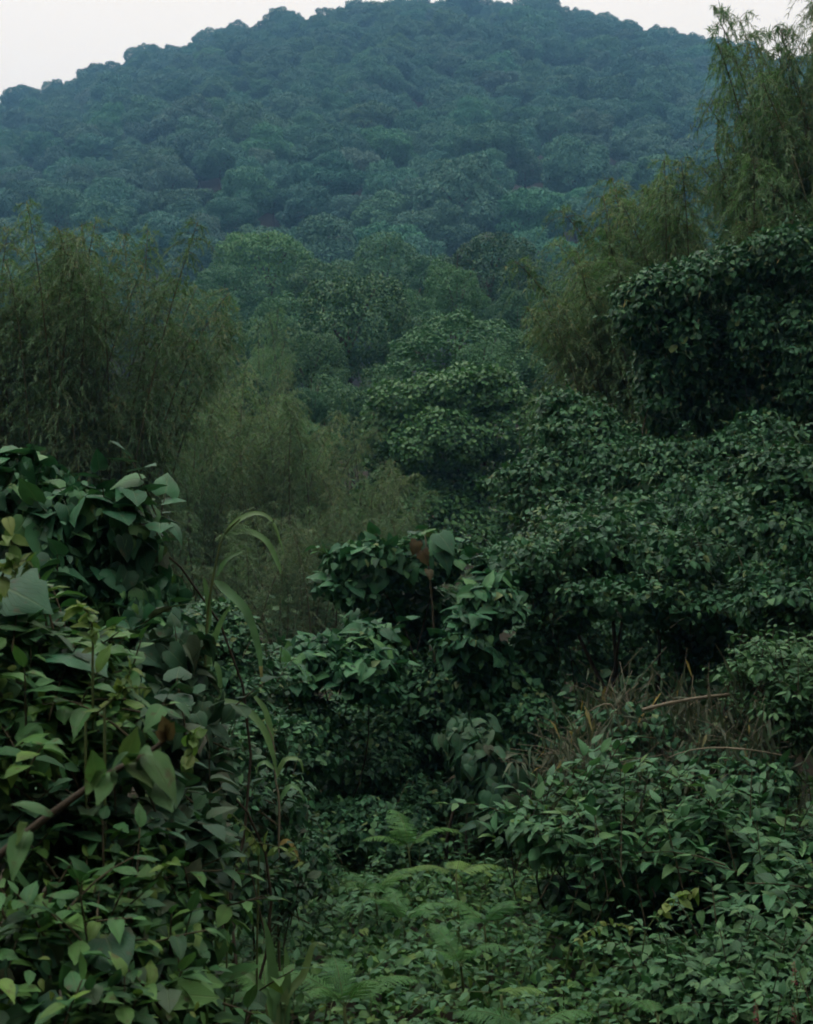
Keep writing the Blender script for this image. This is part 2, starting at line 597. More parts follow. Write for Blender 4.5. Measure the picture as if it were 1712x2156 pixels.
def shell(lobes, n, r, depth=.25, front=True, floor=.02, shelf=0.0):
    """Points and outward normals on the outside of a union of ellipsoids."""
    L = np.asarray(lobes)
    area = (L[:, 3] * L[:, 4] + L[:, 3] * L[:, 5] + L[:, 4] * L[:, 5])
    P, Q = [], []
    got = 0
    for _ in range(12):
        m = int(n * 2.2) + 50
        i = r.choice(len(L), m, p=area / area.sum())
        u = nrm(r.normal(size=(m, 3)))
        rad = 1 - depth * r.uniform(0, 1, m) ** 2 + r.normal(0, .03, m)
        p = L[i, :3] + u * L[i, 3:] * rad[:, None]
        nn = nrm(u / L[i, 3:])
        keep = p[:, 2] > floor
        if front:
            back = np.sum(nn * nrm(p - EYEP), -1) > .35
            keep &= ~back | (r.uniform(size=m) < .15)
        if shelf:                                # undersides carry few leaves
            keep &= r.uniform(size=m) < 1 - shelf * np.clip(.45 - nn[:, 2], 0, 1)
        for l in L:
            q = (p - l[:3]) / l[3:]
            keep &= ~(np.sum(q * q, 1) < (1 - depth * 1.15) ** 2)
        P.append(p[keep])
        Q.append(nn[keep])
        got += keep.sum()
        if got >= n:
            break
    return np.concatenate(P)[:n], np.concatenate(Q)[:n]


def lay_leaves(p, nn, r, hang=.7, lift=.8, jit=.35):
    """Leaves that lie over a mass like shingles: faces out and up, tips out and down."""
    m = len(p)
    N = nrm(nn * .75 + UP * lift + r.normal(0, jit, (m, 3)))
    D = nrm(nn * .45 - UP * hang + r.normal(0, .55, (m, 3)))
    return frames(D, N)


def make_sprigs(tips, nn, r, length, k, leaf, spread=1.0):
    """Leafy twigs that end at the given tips: stem points, leaf bases, frames, sizes."""
    m = len(tips)
    Ls = length * r.uniform(.6, 1.3, m)
    dr = nrm(nn + UP * .45 + r.normal(0, .35, (m, 3)))
    sag = r.uniform(.05, .35, m)
    base = tips - dr * Ls[:, None] + UP * (sag * Ls)[:, None]
    s = np.linspace(0, 1, 5)
    stem = base[:, None] + dr[:, None] * (Ls[:, None] * s)[..., None] - UP * (sag[:, None] * Ls[:, None] * s ** 2)[..., None]
    t = np.linspace(.18, 1.0, k)
    P = base[:, None] + dr[:, None] * (Ls[:, None] * t)[..., None] - UP * (sag[:, None] * Ls[:, None] * t ** 2)[..., None]
    tan = nrm(dr[:, None] - UP * (2 * sag[:, None] * t)[..., None])
    side = nrm(np.cross(tan, UP))
    sg = np.where(np.arange(k) % 2 == 0, 1.0, -1.0)[None, :, None]
    last = (np.arange(k) == k - 1)[None, :, None]
    D = np.where(last, tan, side * sg * .85 * spread + tan * .55) - UP * r.uniform(-.05, .4, (m, k, 1)) + r.normal(0, .18, (m, k, 3))
    N = UP * 1.0 + nn[:, None] * .18 + r.normal(0, .22, (m, k, 3))
    size = leaf * r.uniform(.6, 1.15, (m, k)) * (1 - .25 * np.abs(t - .55))[None]
    return stem, P.reshape(-1, 3), frames(D.reshape(-1, 3), N.reshape(-1, 3)), size.reshape(-1)


def thread_stems(acc, stems, rad, m):
    """Thin three-sided stems for many twigs at once."""
    n, k, _ = stems.shape
    tan = nrm(np.gradient(stems, axis=1))
    a = nrm(np.cross(tan, np.array([.31, .2, .93])))
    b = np.cross(tan, a)
    th = np.array([0, 2.094, 4.189])
    rr = rad * np.linspace(1, .5, k)
    V = stems[:, :, None] + rr[None, :, None, None] * (np.cos(th)[None, None, :, None] * a[:, :, None] + np.sin(th)[None, None, :, None] * b[:, :, None])
    V = V.reshape(n, -1, 3)
    T = []
    for i in range(k - 1):
        for j in range(3):
            q = (j + 1) % 3
            T += [(i * 3 + j, i * 3 + q, i * 3 + 3 + q), (i * 3 + j, i * 3 + 3 + q, i * 3 + 3 + j)]
    T = np.array(T)
    TT = (T[None] + (np.arange(n) * k * 3)[:, None, None]).reshape(-1, 3)
    acc.add(V.reshape(-1, 3), TT, None, None, m)


def main_stems(root, lobes, r, count, rad, mat='bark', base_spread=.35):
    """Stems that carry the mass from the ground, each a mesh of its own."""
    L = np.asarray(lobes)
    ro = np.array(root.location)
    for k in range(count):
        l = L[k % len(L)]
        b = ro + np.array([r.uniform(-1, 1) * base_spread, r.uniform(-.3, 1) * base_spread, -.05])
        e = l[:3] + np.array([r.uniform(-.4, .4) * l[3], r.uniform(0, .4) * l[4], r.uniform(-.2, .4) * l[5]])
        pts = curve(b, e, r.normal(0, .12, 3) * np.linalg.norm(e - b), 9)
        a = Acc()
        a.add(*tube(pts, np.linspace(rad, rad * .45, 9), 6))
        link('stem', a.mesh('stem', MAT[mat], ro), root)


def bush(name, label, cat, lobes, seed, shape, mat, leaf, n_leaf=0, n_sprig=0, sprig=.45, per=9, objs=120,
         group=None, stems=4, stem_rad=.02, sub=(6, .45), hang=.7, lift=.8, depth=.28, base=None, front=True, extra=None, twig='twig', shelf=1.6, core=1.7):
    """A shrub or a creeper mass: stems from the ground, twigs, leaves. The leaves that show largest are parts of their own."""
    r = rng_(seed)
    L0 = np.asarray(lobes)
    L = sublobes(L0, sub[0], sub[1], r) if sub else L0
    if base is None:
        base = (L0[:, 0].mean(), L0[:, 1].mean() + .2)
    z = float(ground_z(np.array([base[0]]), np.array([base[1]]))[0])
    root = thing(name, label, cat, (base[0], base[1], z), group)
    acc = Acc()
    P, R, S = [], [], []
    if n_leaf:
        p, nn = shell(L, n_leaf, r, depth, front, z + .02, shelf)
        P.append(p)
        R.append(lay_leaves(p, nn, r, hang, lift))
        S.append(leaf * r.uniform(.55, 1.2, len(p)))
    if n_sprig:
        tp, nn = shell(L, n_sprig, r, .35, front, z + .05, shelf)
        tp = tp + nn * (r.uniform(0, 1, len(tp)) ** 3 * sprig * .7)[:, None]
        st, p, fr, sz = make_sprigs(tp, nn, r, sprig, per, leaf)
        thread_stems(acc, st, .0035 + leaf * .012, 1)
        P.append(p)
        R.append(fr)
        S.append(sz)
    P, R, S = np.concatenate(P), np.concatenate(R), np.concatenate(S)
    tk = leaf_objects(root, shape, mat, P, R, S, objs, r)
    put(acc, shape, P[~tk], R[~tk], S[~tk], r, 0)
    mats = [MAT[mat], MAT[twig]]
    if extra:                                   # a second kind of leaf mixed in: (shape, material, size, count)
        for q, (sh2, mt2, sz2, n2) in enumerate(extra):
            p, nn = shell(L, n2, r, depth * .8, front, z + .02)
            mats.append(MAT[mt2])
            put(acc, sh2, p, lay_leaves(p, nn, r, hang, lift, .5), sz2 * r.uniform(.6, 1.2, len(p)), r, 2 + q)
    Lc = L0.copy()                              # inner leaf layer added to block light leaking through the mass
    Lc[:, 3:] *= .80
    ar = sum(4 * np.pi * ((a * b) ** 1.6 / 3 + (a * c) ** 1.6 / 3 + (b * c) ** 1.6 / 3) ** (1 / 1.6) for a, b, c in Lc[:, 3:])
    cs = float(np.clip(leaf * 1.6, .09, .14))
    cshape = 'ovate' if base[1] < 12 else 'fleck'
    p, nn = shell(Lc, int(ar * core / (cs * cs * .6)), r, .35, False, z + .02)
    put(acc, cshape, p, lay_leaves(p, nn, r, hang, .4, .45), cs * r.uniform(.7, 1.2, len(p)), r, 0)
    link('foliage', acc.mesh('foliage', mats, root.location), root, kind='stuff')
    main_stems(root, L0, r, stems, stem_rad)
    return root


# ------------------------------------------------------------------ the ground: hollow, valley, hill and added unseen banks in one sheet
CREST_Y = 690.0
_hx = 1.6 * np.array([-900, -500, -300, -200, -123, -78, -46, -20, 3, 25, 50, 77, 107, 125, 200, 300, 500, 900], float)
_hz = 1.6 * np.array([0, 14, 66, 100, 124, 140.5, 150, 154, 155.8, 154.5, 151.5, 146.5, 140, 135, 108, 70, 18, 0], float)


def ground_z(x, y):
    v = .16 * np.clip(y - 48, 0, 100)
    t = (y - 165) / (CREST_Y - 165)
    up = np.clip(t, 0, None)
    fold = np.where(t < 1, up, np.clip(2.0 - up, 0, 1))
    fold = np.where(np.abs(t - 1) < .12, fold - .12 * (1 - np.abs(t - 1) / .12) ** 2 * .25, fold)
    h = np.interp(x * CREST_Y / np.clip(y, 240, CREST_Y), _hx, _hz) - 16
    h = h + wob(x, y, .013, 5) * 6.5 * np.clip(t * 2, 0, 1)
    v = v * np.where(t < 1, 1, np.clip(2 - up, 0, 1))
    far = np.clip((y - 55) / 70, 0, 1)
    side = np.clip(np.abs(x) - 9 - .36 * np.clip(y, 0, None), 0, 45) * np.clip((118 - y) / 25, 0, 1)  # flanks added out of view to cut sideways sky light
    back = np.clip(-y - 7, 0, 50)  # unseen bank added behind the camera to block low sky light
    v = v + np.maximum(.62 * side, .9 * back)
    return v + np.clip(h, 0, None) * np.clip(fold, 0, 1) ** 1.04 + wob(x, y, .9, 3) * .10 + wob(x, y, .05, 8) * 1.2 * far


def axis_steps(lo, hi, fine, grow):
    a = [0.0]
    s = fine
    while a[-1] < hi:
        a.append(a[-1] + s)
        s *= grow
    b = [0.0]
    s = fine
    while b[-1] > lo:
        b.append(b[-1] - s)
        s *= grow
    return np.array(sorted(set(a + b)))


gx = axis_steps(-1500, 1500, .8, 1.06)
gy = axis_steps(-500, 1900, .8, 1.045)
X, Y = np.meshgrid(gx, gy, indexing='xy')
Z = ground_z(X, Y)
ga = Acc()
nx, ny = len(gx), len(gy)
ii, jj = np.meshgrid(np.arange(ny - 1), np.arange(nx - 1), indexing='ij')
q = np.stack([ii * nx + jj, ii * nx + jj + 1, (ii + 1) * nx + jj + 1, (ii + 1) * nx + jj], -1).reshape(-1, 4)
ga.add(np.stack([X, Y, Z], -1).reshape(-1, 3), np.concatenate([q[:, [0, 1, 2]], q[:, [0, 2, 3]]]))
ground = link('ground', ga.mesh('ground', MAT['soil']), kind='structure')
ground['label'] = 'dark soil of the hollow, the valley floor and the hill'


# ------------------------------------------------------------------ trees
def crown_points(seed, lobes, sub, n, flat=.8, skirt=-.35, lobe_r=(.26, .42), depth=.30):
    """Leaf positions and normals on a lumpy unit crown (radius about 1)."""
    r = rng_(seed)
    v = []
    g = (1 + 5 ** .5) / 2
    for k in range(lobes):
        z = 1 - (k + .5) / lobes * (1 - skirt)
        a = 2 * np.pi * k / g
        s = math.sqrt(max(0, 1 - z * z))
        v.append((s * math.cos(a), s * math.sin(a), z))
    v = nrm(np.array(v) + r.normal(0, .18, (lobes, 3)))
    L = [np.array([0, 0, 0, .62, .62, .55])]
    for q in v:
        c = q * np.array([.66, .66, .60]) * r.uniform(.75, 1.2)
        s = r.uniform(*lobe_r)
        L.append(np.array([*c, s, s, s * flat]))
        for w in nrm(r.normal(size=(sub, 3)) + np.array([0, 0, .35])):
            t = s * r.uniform(.30, .52)
            L.append(np.array([*(c + w * np.array([s, s, s * flat]) * .95), t, t, t * flat]))
    L = np.array(L)
    p, nn = shell(L, n, r, depth, False, -9)
    return p, nn, r


def crown_mesh(name, seed, lobes, sub, n, leaf, mat, flat=.8, hang=.3, skirt=-.35, lobe_r=(.26, .42), shape='clump', jit=.3, depth=.22):
    p, nn, r = crown_points(seed, lobes, sub, n, flat, skirt, lobe_r, depth)
    a = Acc()
    N = nrm(nn + UP * .2 + r.normal(0, jit, p.shape))
    D = nn * .4 - UP * hang + r.normal(0, .6, p.shape)
    put(a, shape, p, frames(D, N), leaf * r.uniform(.6, 1.3, len(p)), r)
    # value noise per clump instead of per leaf only: keep a share of the crown's own tone
    a.R = [x * .30 for x in a.R]
    return a.mesh(name, MAT[mat])


def trunk_mesh(name, seed, h, rad, limbs=4):
    r = rng_(seed)
    a = Acc()
    top = np.array([r.uniform(-.12, .12), r.uniform(-.12, .12), h])
    pts = curve((0, 0, -.1), top, r.normal(0, .06, 3), 9)
    a.add(*tube(pts, np.linspace(rad, rad * .55, 9) + rad * .5 * np.exp(-np.linspace(0, 9, 9)), 7))
    for k in range(limbs):
        th = 2 * np.pi * k / limbs + r.uniform(-.5, .5)
        s = pts[6] * .5 + pts[7] * .5 if k % 2 else pts[7]
        e = s + np.array([math.cos(th) * .5, math.sin(th) * .5, r.uniform(.25, .6)])
        a.add(*tube(curve(s, e, (0, 0, .06), 6), np.linspace(rad * .5, rad * .16, 6), 5))
    return a.mesh(name, MAT['bark'])


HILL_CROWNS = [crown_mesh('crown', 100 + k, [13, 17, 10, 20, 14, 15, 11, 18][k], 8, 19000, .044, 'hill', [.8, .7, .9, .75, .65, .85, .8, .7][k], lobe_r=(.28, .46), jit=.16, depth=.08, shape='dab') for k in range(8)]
HILL_TRUNKS = [trunk_mesh('trunk', 130 + k, 1.5, .05) for k in range(3)]

rt = rng_(77)
step = 13.8
pts = []
row = 0
yy = 180.0
while yy < 722:
    half = .335 * yy + 30
    xs = np.arange(-half, half, step) + (row % 2) * step / 2
    for x in xs:
        pts.append((x + rt.uniform(-4.6, 4.6), yy + rt.uniform(-4.6, 4.6)))
    yy += step * .88
    row += 1
pts = np.array(pts)
hz = ground_z(pts[:, 0], pts[:, 1])
nT = len(pts)
big = rt.uniform(size=nT) < .22
RAD = np.where(big, rt.uniform(6.6, 8.6, nT), rt.uniform(4.6, 7.2, nT)) * np.clip(.62 + pts[:, 1] / 1100, .92, 1.15)
STEM = RAD * rt.uniform(.9, 1.3, nT) + rt.uniform(0, 2.6, nT)       # height of the crown's middle above the ground
ROT = rt.uniform(0, 6.28, nT)
VARI = rt.integers(0, 8, nT)
SQ = rt.uniform(.8, 1.15, nT)
# which trees show: paint each crown as a disc, far to near, and count what stays
cz = hz + STEM
gw, gh = 428, 539
buf = -np.ones((gh, gw), int)
for i in np.argsort(-pts[:, 1]):
    d = pts[i, 1]
    px, py = (CX + pts[i, 0] / d * FPX) / 4, (HY - (cz[i] - EYE) / d * FPX) / 4
    rr = RAD[i] / d * FPX / 4
    x0, x1, y0, y1 = int(max(0, px - rr)), int(min(gw, px + rr + 1)), int(max(0, py - rr * .8)), int(min(gh, py + rr * 1.4 + 1))
    if x1 <= x0 or y1 <= y0:
        continue
    yy_, xx_ = np.mgrid[y0:y1, x0:x1]
    inside = ((xx_ - px) / rr) ** 2 + (np.where(yy_ < py, (yy_ - py) / (rr * .8), (yy_ - py) / (rr * 1.4))) ** 2 < 1
    buf[y0:y1, x0:x1][inside] = i
# columns hidden by the bamboo at the sides do not count as much
seen = np.bincount(buf[buf >= 0], minlength=nT).astype(float)
pick = set(np.argsort(-seen)[:300].tolist())
hill_group = 'trees of the forest on the hill'
CROWN_OBJ = {}


def hill_label(i):
    d = pts[i, 1]
    px, py = CX + pts[i, 0] / d * FPX, HY - (cz[i] - EYE) / d * FPX
    return px, py


def d_sky(i):
    return pts[i, 1] > 650


brown = {}
for nm, tx, ty in (('greyish brown crown standing out on the middle of the hillside', 750, 345),
                   ('brownish crown high on the hillside towards the lower shoulder', 205, 240),
                   ('large grey brown crown low on the slope above the dark trees', 545, 395)):
    best = min(pick, key=lambda i: (hill_label(i)[0] - tx) ** 2 + (hill_label(i)[1] - ty) ** 2)
    brown[best] = nm
for i in sorted(pick):
    px, py = hill_label(i)
    if i in brown:
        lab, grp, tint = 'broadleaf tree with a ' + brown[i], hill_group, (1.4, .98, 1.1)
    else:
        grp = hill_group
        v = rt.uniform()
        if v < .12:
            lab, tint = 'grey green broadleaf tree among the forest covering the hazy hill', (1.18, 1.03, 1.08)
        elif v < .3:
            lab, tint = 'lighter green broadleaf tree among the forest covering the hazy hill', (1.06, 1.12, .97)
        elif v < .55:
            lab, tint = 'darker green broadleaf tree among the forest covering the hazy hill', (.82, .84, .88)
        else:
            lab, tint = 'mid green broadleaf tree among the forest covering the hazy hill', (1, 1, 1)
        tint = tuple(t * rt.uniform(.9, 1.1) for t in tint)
        tone = lab.split(' broadleaf')[0]
        zone = 'on the skyline of the hazy hill' if d_sky(i) else 'high on the hazy hill' if py < 230 else 'halfway up the hazy hill' if py < 400 else 'low on the hazy hill'
        side = 'on the sloping shoulder side' if px < 420 else 'above the big olive bamboo' if px < 700 else 'beneath the summit' if px < 1080 else 'above the arching bamboo' if px < 1400 else 'beside the tall bamboo'
        lab = tone + ' broadleaf tree ' + zone + ', ' + side
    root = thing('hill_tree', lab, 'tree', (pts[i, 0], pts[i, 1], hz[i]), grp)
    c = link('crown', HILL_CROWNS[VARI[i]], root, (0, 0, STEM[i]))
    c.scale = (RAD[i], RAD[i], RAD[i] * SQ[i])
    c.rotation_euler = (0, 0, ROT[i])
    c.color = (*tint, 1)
    CROWN_OBJ.setdefault(int(VARI[i]), c)
    if STEM[i] > 0:
        t = link('trunk', HILL_TRUNKS[i % 3], root)
        t.scale = (RAD[i], RAD[i], STEM[i] / 1.5)

# the rest of the wood on the hill reads as one mass
rest = [i for i in range(nT) if i not in pick]
sp = []  # trees added out of view, beside and behind, to screen low sky light
for y_ in np.arange(-52, 112, 6.5):
    for x_ in np.arange(-75, 76, 6.5):
        if (abs(x_) > 13 + .40 * max(y_, 0) or y_ < -13) and abs(x_) < 48 + .4 * max(y_, 0):
            sp.append((x_ + rt.uniform(-2, 2), y_ + rt.uniform(-2, 2)))
sp = np.array(sp)
k0 = nT
pts = np.concatenate([pts, sp])
sz_ = rt.uniform(3.2, 4.6, len(sp))
RAD = np.concatenate([RAD, sz_])
cz = np.concatenate([cz, ground_z(sp[:, 0], sp[:, 1]) + sz_ * 1.15])
SQ = np.concatenate([SQ, rt.uniform(.9, 1.3, len(sp))])
ROT = np.concatenate([ROT, rt.uniform(0, 6.28, len(sp))])
VARI = np.concatenate([VARI, rt.integers(0, 8, len(sp))])
rest = rest + list(range(k0, k0 + len(sp)))
me = bpy.data.meshes.new('hill_forest')
me.vertices.add(len(rest))
me.vertices.foreach_set('co', np.c_[pts[rest], cz[rest]].astype(np.float32).ravel())
a = me.attributes.new('scl', 'FLOAT_VECTOR', 'POINT')
a.data.foreach_set('vector', np.c_[RAD[rest], RAD[rest], RAD[rest] * SQ[rest]].astype(np.float32).ravel())
a = me.attributes.new('rot', 'FLOAT_VECTOR', 'POINT')
a.data.foreach_set('vector', np.c_[np.zeros(len(rest)), np.zeros(len(rest)), ROT[rest]].astype(np.float32).ravel())
a = me.attributes.new('pick', 'INT', 'POINT')
a.data.foreach_set('value', VARI[rest].astype(np.int32))
forest = link('hill_forest', me, kind='stuff')
forest['label'] = 'unbroken broadleaf forest filling in between the hill trees, with unseen trees added beside and behind the view to block low sky'
src = bpy.data.collections.new('crown_source')
for k in sorted(CROWN_OBJ):
    src.objects.link(CROWN_OBJ[k])
ng = bpy.data.node_groups.new('spread_crowns', 'GeometryNodeTree')
ng.interface.new_socket('Geometry', in_out='INPUT', socket_type='NodeSocketGeometry')
ng.interface.new_socket('Geometry', in_out='OUTPUT', socket_type='NodeSocketGeometry')
gi, go = ng.nodes.new('NodeGroupInput'), ng.nodes.new('NodeGroupOutput')
ip = ng.nodes.new('GeometryNodeInstanceOnPoints')
ci = ng.nodes.new('GeometryNodeCollectionInfo')
ci.inputs['Collection'].default_value = src
ci.inputs['Separate Children'].default_value = True
ci.inputs['Reset Children'].default_value = True
ip.inputs['Pick Instance'].default_value = True
for nm, dt, tgt in (('scl', 'FLOAT_VECTOR', 'Scale'), ('rot', 'FLOAT_VECTOR', 'Rotation'), ('pick', 'INT', 'Instance Index')):
    na = ng.nodes.new('GeometryNodeInputNamedAttribute')
    na.data_type = dt
    na.inputs['Name'].default_value = nm
    o = [x for x in na.outputs if x.enabled and x.name == 'Attribute'][0]
    ng.links.new(o, ip.inputs[tgt])
ng.links.new(gi.outputs[0], ip.inputs['Points'])
ng.links.new(ci.outputs[0], ip.inputs['Instance'])
ng.links.new(ip.outputs[0], go.inputs[0])
md = forest.modifiers.new('spread', 'NODES')
md.node_group = ng

# single trees in the valley, in front of the hill
MID = [crown_mesh('crown', 200 + k, [16, 20, 14, 18][k], 9, 22000, .037, 'mid', [.95, 1.0, .85, 1.0][k], lobe_r=(.26, .42), jit=.22, depth=.12, shape='fleck', skirt=-.6) for k in range(4)]
MID_T = [trunk_mesh('trunk', 230 + k, 1.5, .06, 5) for k in range(2)]
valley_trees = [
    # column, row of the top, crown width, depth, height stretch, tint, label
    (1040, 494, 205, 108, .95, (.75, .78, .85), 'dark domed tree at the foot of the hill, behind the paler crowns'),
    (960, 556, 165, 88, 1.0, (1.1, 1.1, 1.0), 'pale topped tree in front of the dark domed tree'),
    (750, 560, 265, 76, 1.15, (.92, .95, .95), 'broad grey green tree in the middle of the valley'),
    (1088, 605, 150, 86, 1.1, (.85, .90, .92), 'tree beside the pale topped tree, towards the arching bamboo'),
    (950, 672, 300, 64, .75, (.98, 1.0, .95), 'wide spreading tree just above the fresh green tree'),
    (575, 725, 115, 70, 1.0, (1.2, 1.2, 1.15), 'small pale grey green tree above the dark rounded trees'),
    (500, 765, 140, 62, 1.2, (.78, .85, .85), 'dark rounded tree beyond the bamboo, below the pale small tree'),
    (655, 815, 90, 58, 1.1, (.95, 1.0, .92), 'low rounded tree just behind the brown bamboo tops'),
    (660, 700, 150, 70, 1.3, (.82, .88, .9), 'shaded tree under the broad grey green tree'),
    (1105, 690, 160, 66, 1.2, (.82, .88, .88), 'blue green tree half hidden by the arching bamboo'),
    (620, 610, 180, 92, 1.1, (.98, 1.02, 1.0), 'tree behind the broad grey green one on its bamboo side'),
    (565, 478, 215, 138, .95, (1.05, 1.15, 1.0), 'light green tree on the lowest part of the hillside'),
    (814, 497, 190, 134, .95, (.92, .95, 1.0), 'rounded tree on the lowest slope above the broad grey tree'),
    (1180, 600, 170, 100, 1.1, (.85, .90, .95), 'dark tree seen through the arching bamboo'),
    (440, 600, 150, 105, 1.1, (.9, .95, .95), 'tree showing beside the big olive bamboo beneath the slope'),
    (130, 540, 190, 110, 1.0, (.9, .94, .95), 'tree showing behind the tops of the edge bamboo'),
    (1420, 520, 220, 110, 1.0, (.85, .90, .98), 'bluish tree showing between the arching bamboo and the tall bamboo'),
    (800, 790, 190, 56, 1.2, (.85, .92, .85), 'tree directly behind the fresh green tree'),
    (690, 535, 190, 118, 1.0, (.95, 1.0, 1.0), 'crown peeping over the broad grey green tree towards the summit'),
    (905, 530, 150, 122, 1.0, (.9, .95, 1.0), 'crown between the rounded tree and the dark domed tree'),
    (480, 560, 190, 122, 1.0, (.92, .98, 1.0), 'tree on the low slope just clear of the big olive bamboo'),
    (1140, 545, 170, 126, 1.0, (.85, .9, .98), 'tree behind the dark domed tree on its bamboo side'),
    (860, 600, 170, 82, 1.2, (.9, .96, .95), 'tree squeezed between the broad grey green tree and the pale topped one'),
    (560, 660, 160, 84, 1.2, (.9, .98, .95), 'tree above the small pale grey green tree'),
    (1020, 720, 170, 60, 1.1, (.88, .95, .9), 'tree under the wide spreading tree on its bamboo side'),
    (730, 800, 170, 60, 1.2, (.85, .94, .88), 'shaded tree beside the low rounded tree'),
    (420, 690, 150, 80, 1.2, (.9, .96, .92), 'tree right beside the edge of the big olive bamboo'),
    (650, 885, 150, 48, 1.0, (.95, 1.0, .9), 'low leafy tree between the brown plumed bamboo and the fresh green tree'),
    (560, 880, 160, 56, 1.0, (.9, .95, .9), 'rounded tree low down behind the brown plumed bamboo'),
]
for k, (px, py, w, d, tall, tint, lab) in enumerate(valley_trees):
    R_ = w / 2 / FPX * d
    top = at(px, py, d)
    gz = float(ground_z(np.array([top[0]]), np.array([d]))[0])
    hgt = top[2] - gz
    root = thing('valley_tree', lab, 'tree', (top[0], d, gz), 'trees standing in the valley')
    sz = tall * R_
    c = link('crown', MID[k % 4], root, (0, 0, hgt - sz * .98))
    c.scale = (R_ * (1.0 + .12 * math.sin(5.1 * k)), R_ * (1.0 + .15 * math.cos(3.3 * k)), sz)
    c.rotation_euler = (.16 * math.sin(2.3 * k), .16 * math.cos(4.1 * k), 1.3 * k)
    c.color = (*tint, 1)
    t = link('trunk', MID_T[k % 2], root)
    t.scale = (R_ * .9, R_ * .9, max(.5, (hgt - sz * .9) / 1.5))

# the fresh green tree in the middle, nearer than the others, in three tiers of foliage
r = rng_(41)
tb = at(985, HY, 45)
root = thing('fresh_green_tree', 'fresh green leafy tree in the middle of the valley, brighter than those behind', 'tree', (tb[0], 45, 0.0))
TL = [lobe(860, 880, 90, 75, 45), lobe(970, 840, 100, 60, 45), lobe(1045, 830, 60, 55, 44.5), lobe(1080, 900, 75, 60, 44.5), lobe(930, 930, 110, 60, 44), lobe(840, 960, 60, 50, 44.5), lobe(1030, 950, 70, 50, 45),
      lobe(870, 1030, 90, 60, 44.5), lobe(980, 1040, 90, 60, 45), lobe(800, 1080, 70, 60, 44.5), lobe(930, 1110, 120, 60, 44), lobe(1060, 1060, 70, 80, 46)]
L = sublobes(TL, 13, .34, r, .4, .95)
p, nn = shell(L, 31000, r, .25, True, .1)
a = Acc()
put(a, 'fleck', p, lay_leaves(p, nn, r, .5, .6, .35), .135 * r.uniform(.6, 1.25, len(p)), r)
link('crown', a.mesh('crown', MAT['bright'], root.location), root)
a = Acc()
a.add(*tube(spline([(tb[0] + .3, 45.2, -.1), (tb[0] + .5, 45.1, 2), (tb[0] + .2, 45, 4), (tb[0] - .1, 45, 6)], 12), np.linspace(.16, .07, 12), 7))
for l in TL:
    a.add(*tube(curve((tb[0] + .3, 45.1, 3.4), l[:3], (0, 0, .3), 7), np.linspace(.07, .02, 7), 5))
link('trunk', a.mesh('trunk', MAT['bark'], root.location), root)


# ------------------------------------------------------------------ bamboo
def bamboo_culm(seed, reach, leaves_from=.22, nodes=34, H=8.0):
    """One arching culm and its drooping foliage, standing at the origin and leaning along +X."""
    r = rng_(seed)
    s = np.linspace(0, 1, 26)
    x = reach * s ** 2.4
    z = H * (s - .16 * s ** 4 * reach / 2.0)
    y = .25 * np.sin(s * 3 + seed) * s
    pts = np.c_[x, y, z]
    cul = Acc()
    rad = np.linspace(.034, .006, 26)
    cul.add(*tube(pts, rad, 6))
    fol = Acc()
    n_sp = nodes * 5
    t = r.uniform(leaves_from, 1, n_sp) ** .85
    base = np.c_[np.interp(t, s, x), np.interp(t, s, y), np.interp(t, s, z)]
    az = r.uniform(0, 6.28, n_sp)
    ln = r.uniform(.35, .95, n_sp) * (1.15 - .45 * t)
    out = np.c_[np.cos(az), np.sin(az), r.uniform(-.1, .9, n_sp)]
    out = nrm(out)
    k = np.linspace(0, 1, 5)
    stems = base[:, None] + out[:, None] * (ln[:, None] * k)[..., None] - UP * (ln[:, None] * .75 * k ** 2)[..., None]
    thread_stems(fol, stems, .004, 1)
    per = 30
    kk = r.uniform(.2, 1, (n_sp, per))
    P = base[:, None] + out[:, None] * (ln[:, None] * kk)[..., None] - UP * (ln[:, None] * .75 * kk ** 2)[..., None]
    P = P.reshape(-1, 3)
    o2 = np.repeat(out, per, 0)
    D = o2 * .8 - UP * r.uniform(0, 1.1, (len(P), 1)) + r.normal(0, .40, P.shape)
    N = o2 * .35 + UP * 1.0 + r.normal(0, .40, P.shape)
    put(fol, 'lance', P, frames(D, N), r.uniform(.055, .125, len(P)), r, 0)
    fol.R = [q * .55 for q in fol.R]
    return cul.mesh('culm', MAT['culm']), fol.mesh('foliage', [MAT['bamboo'], MAT['culm']])


CULMS = [bamboo_culm(300 + k, [1.0, 1.8, 2.6, 3.3, .6, 2.2, 1.4][k], [.2, .22, .25, .3, .2, .15, .1][k]) for k in range(7)]


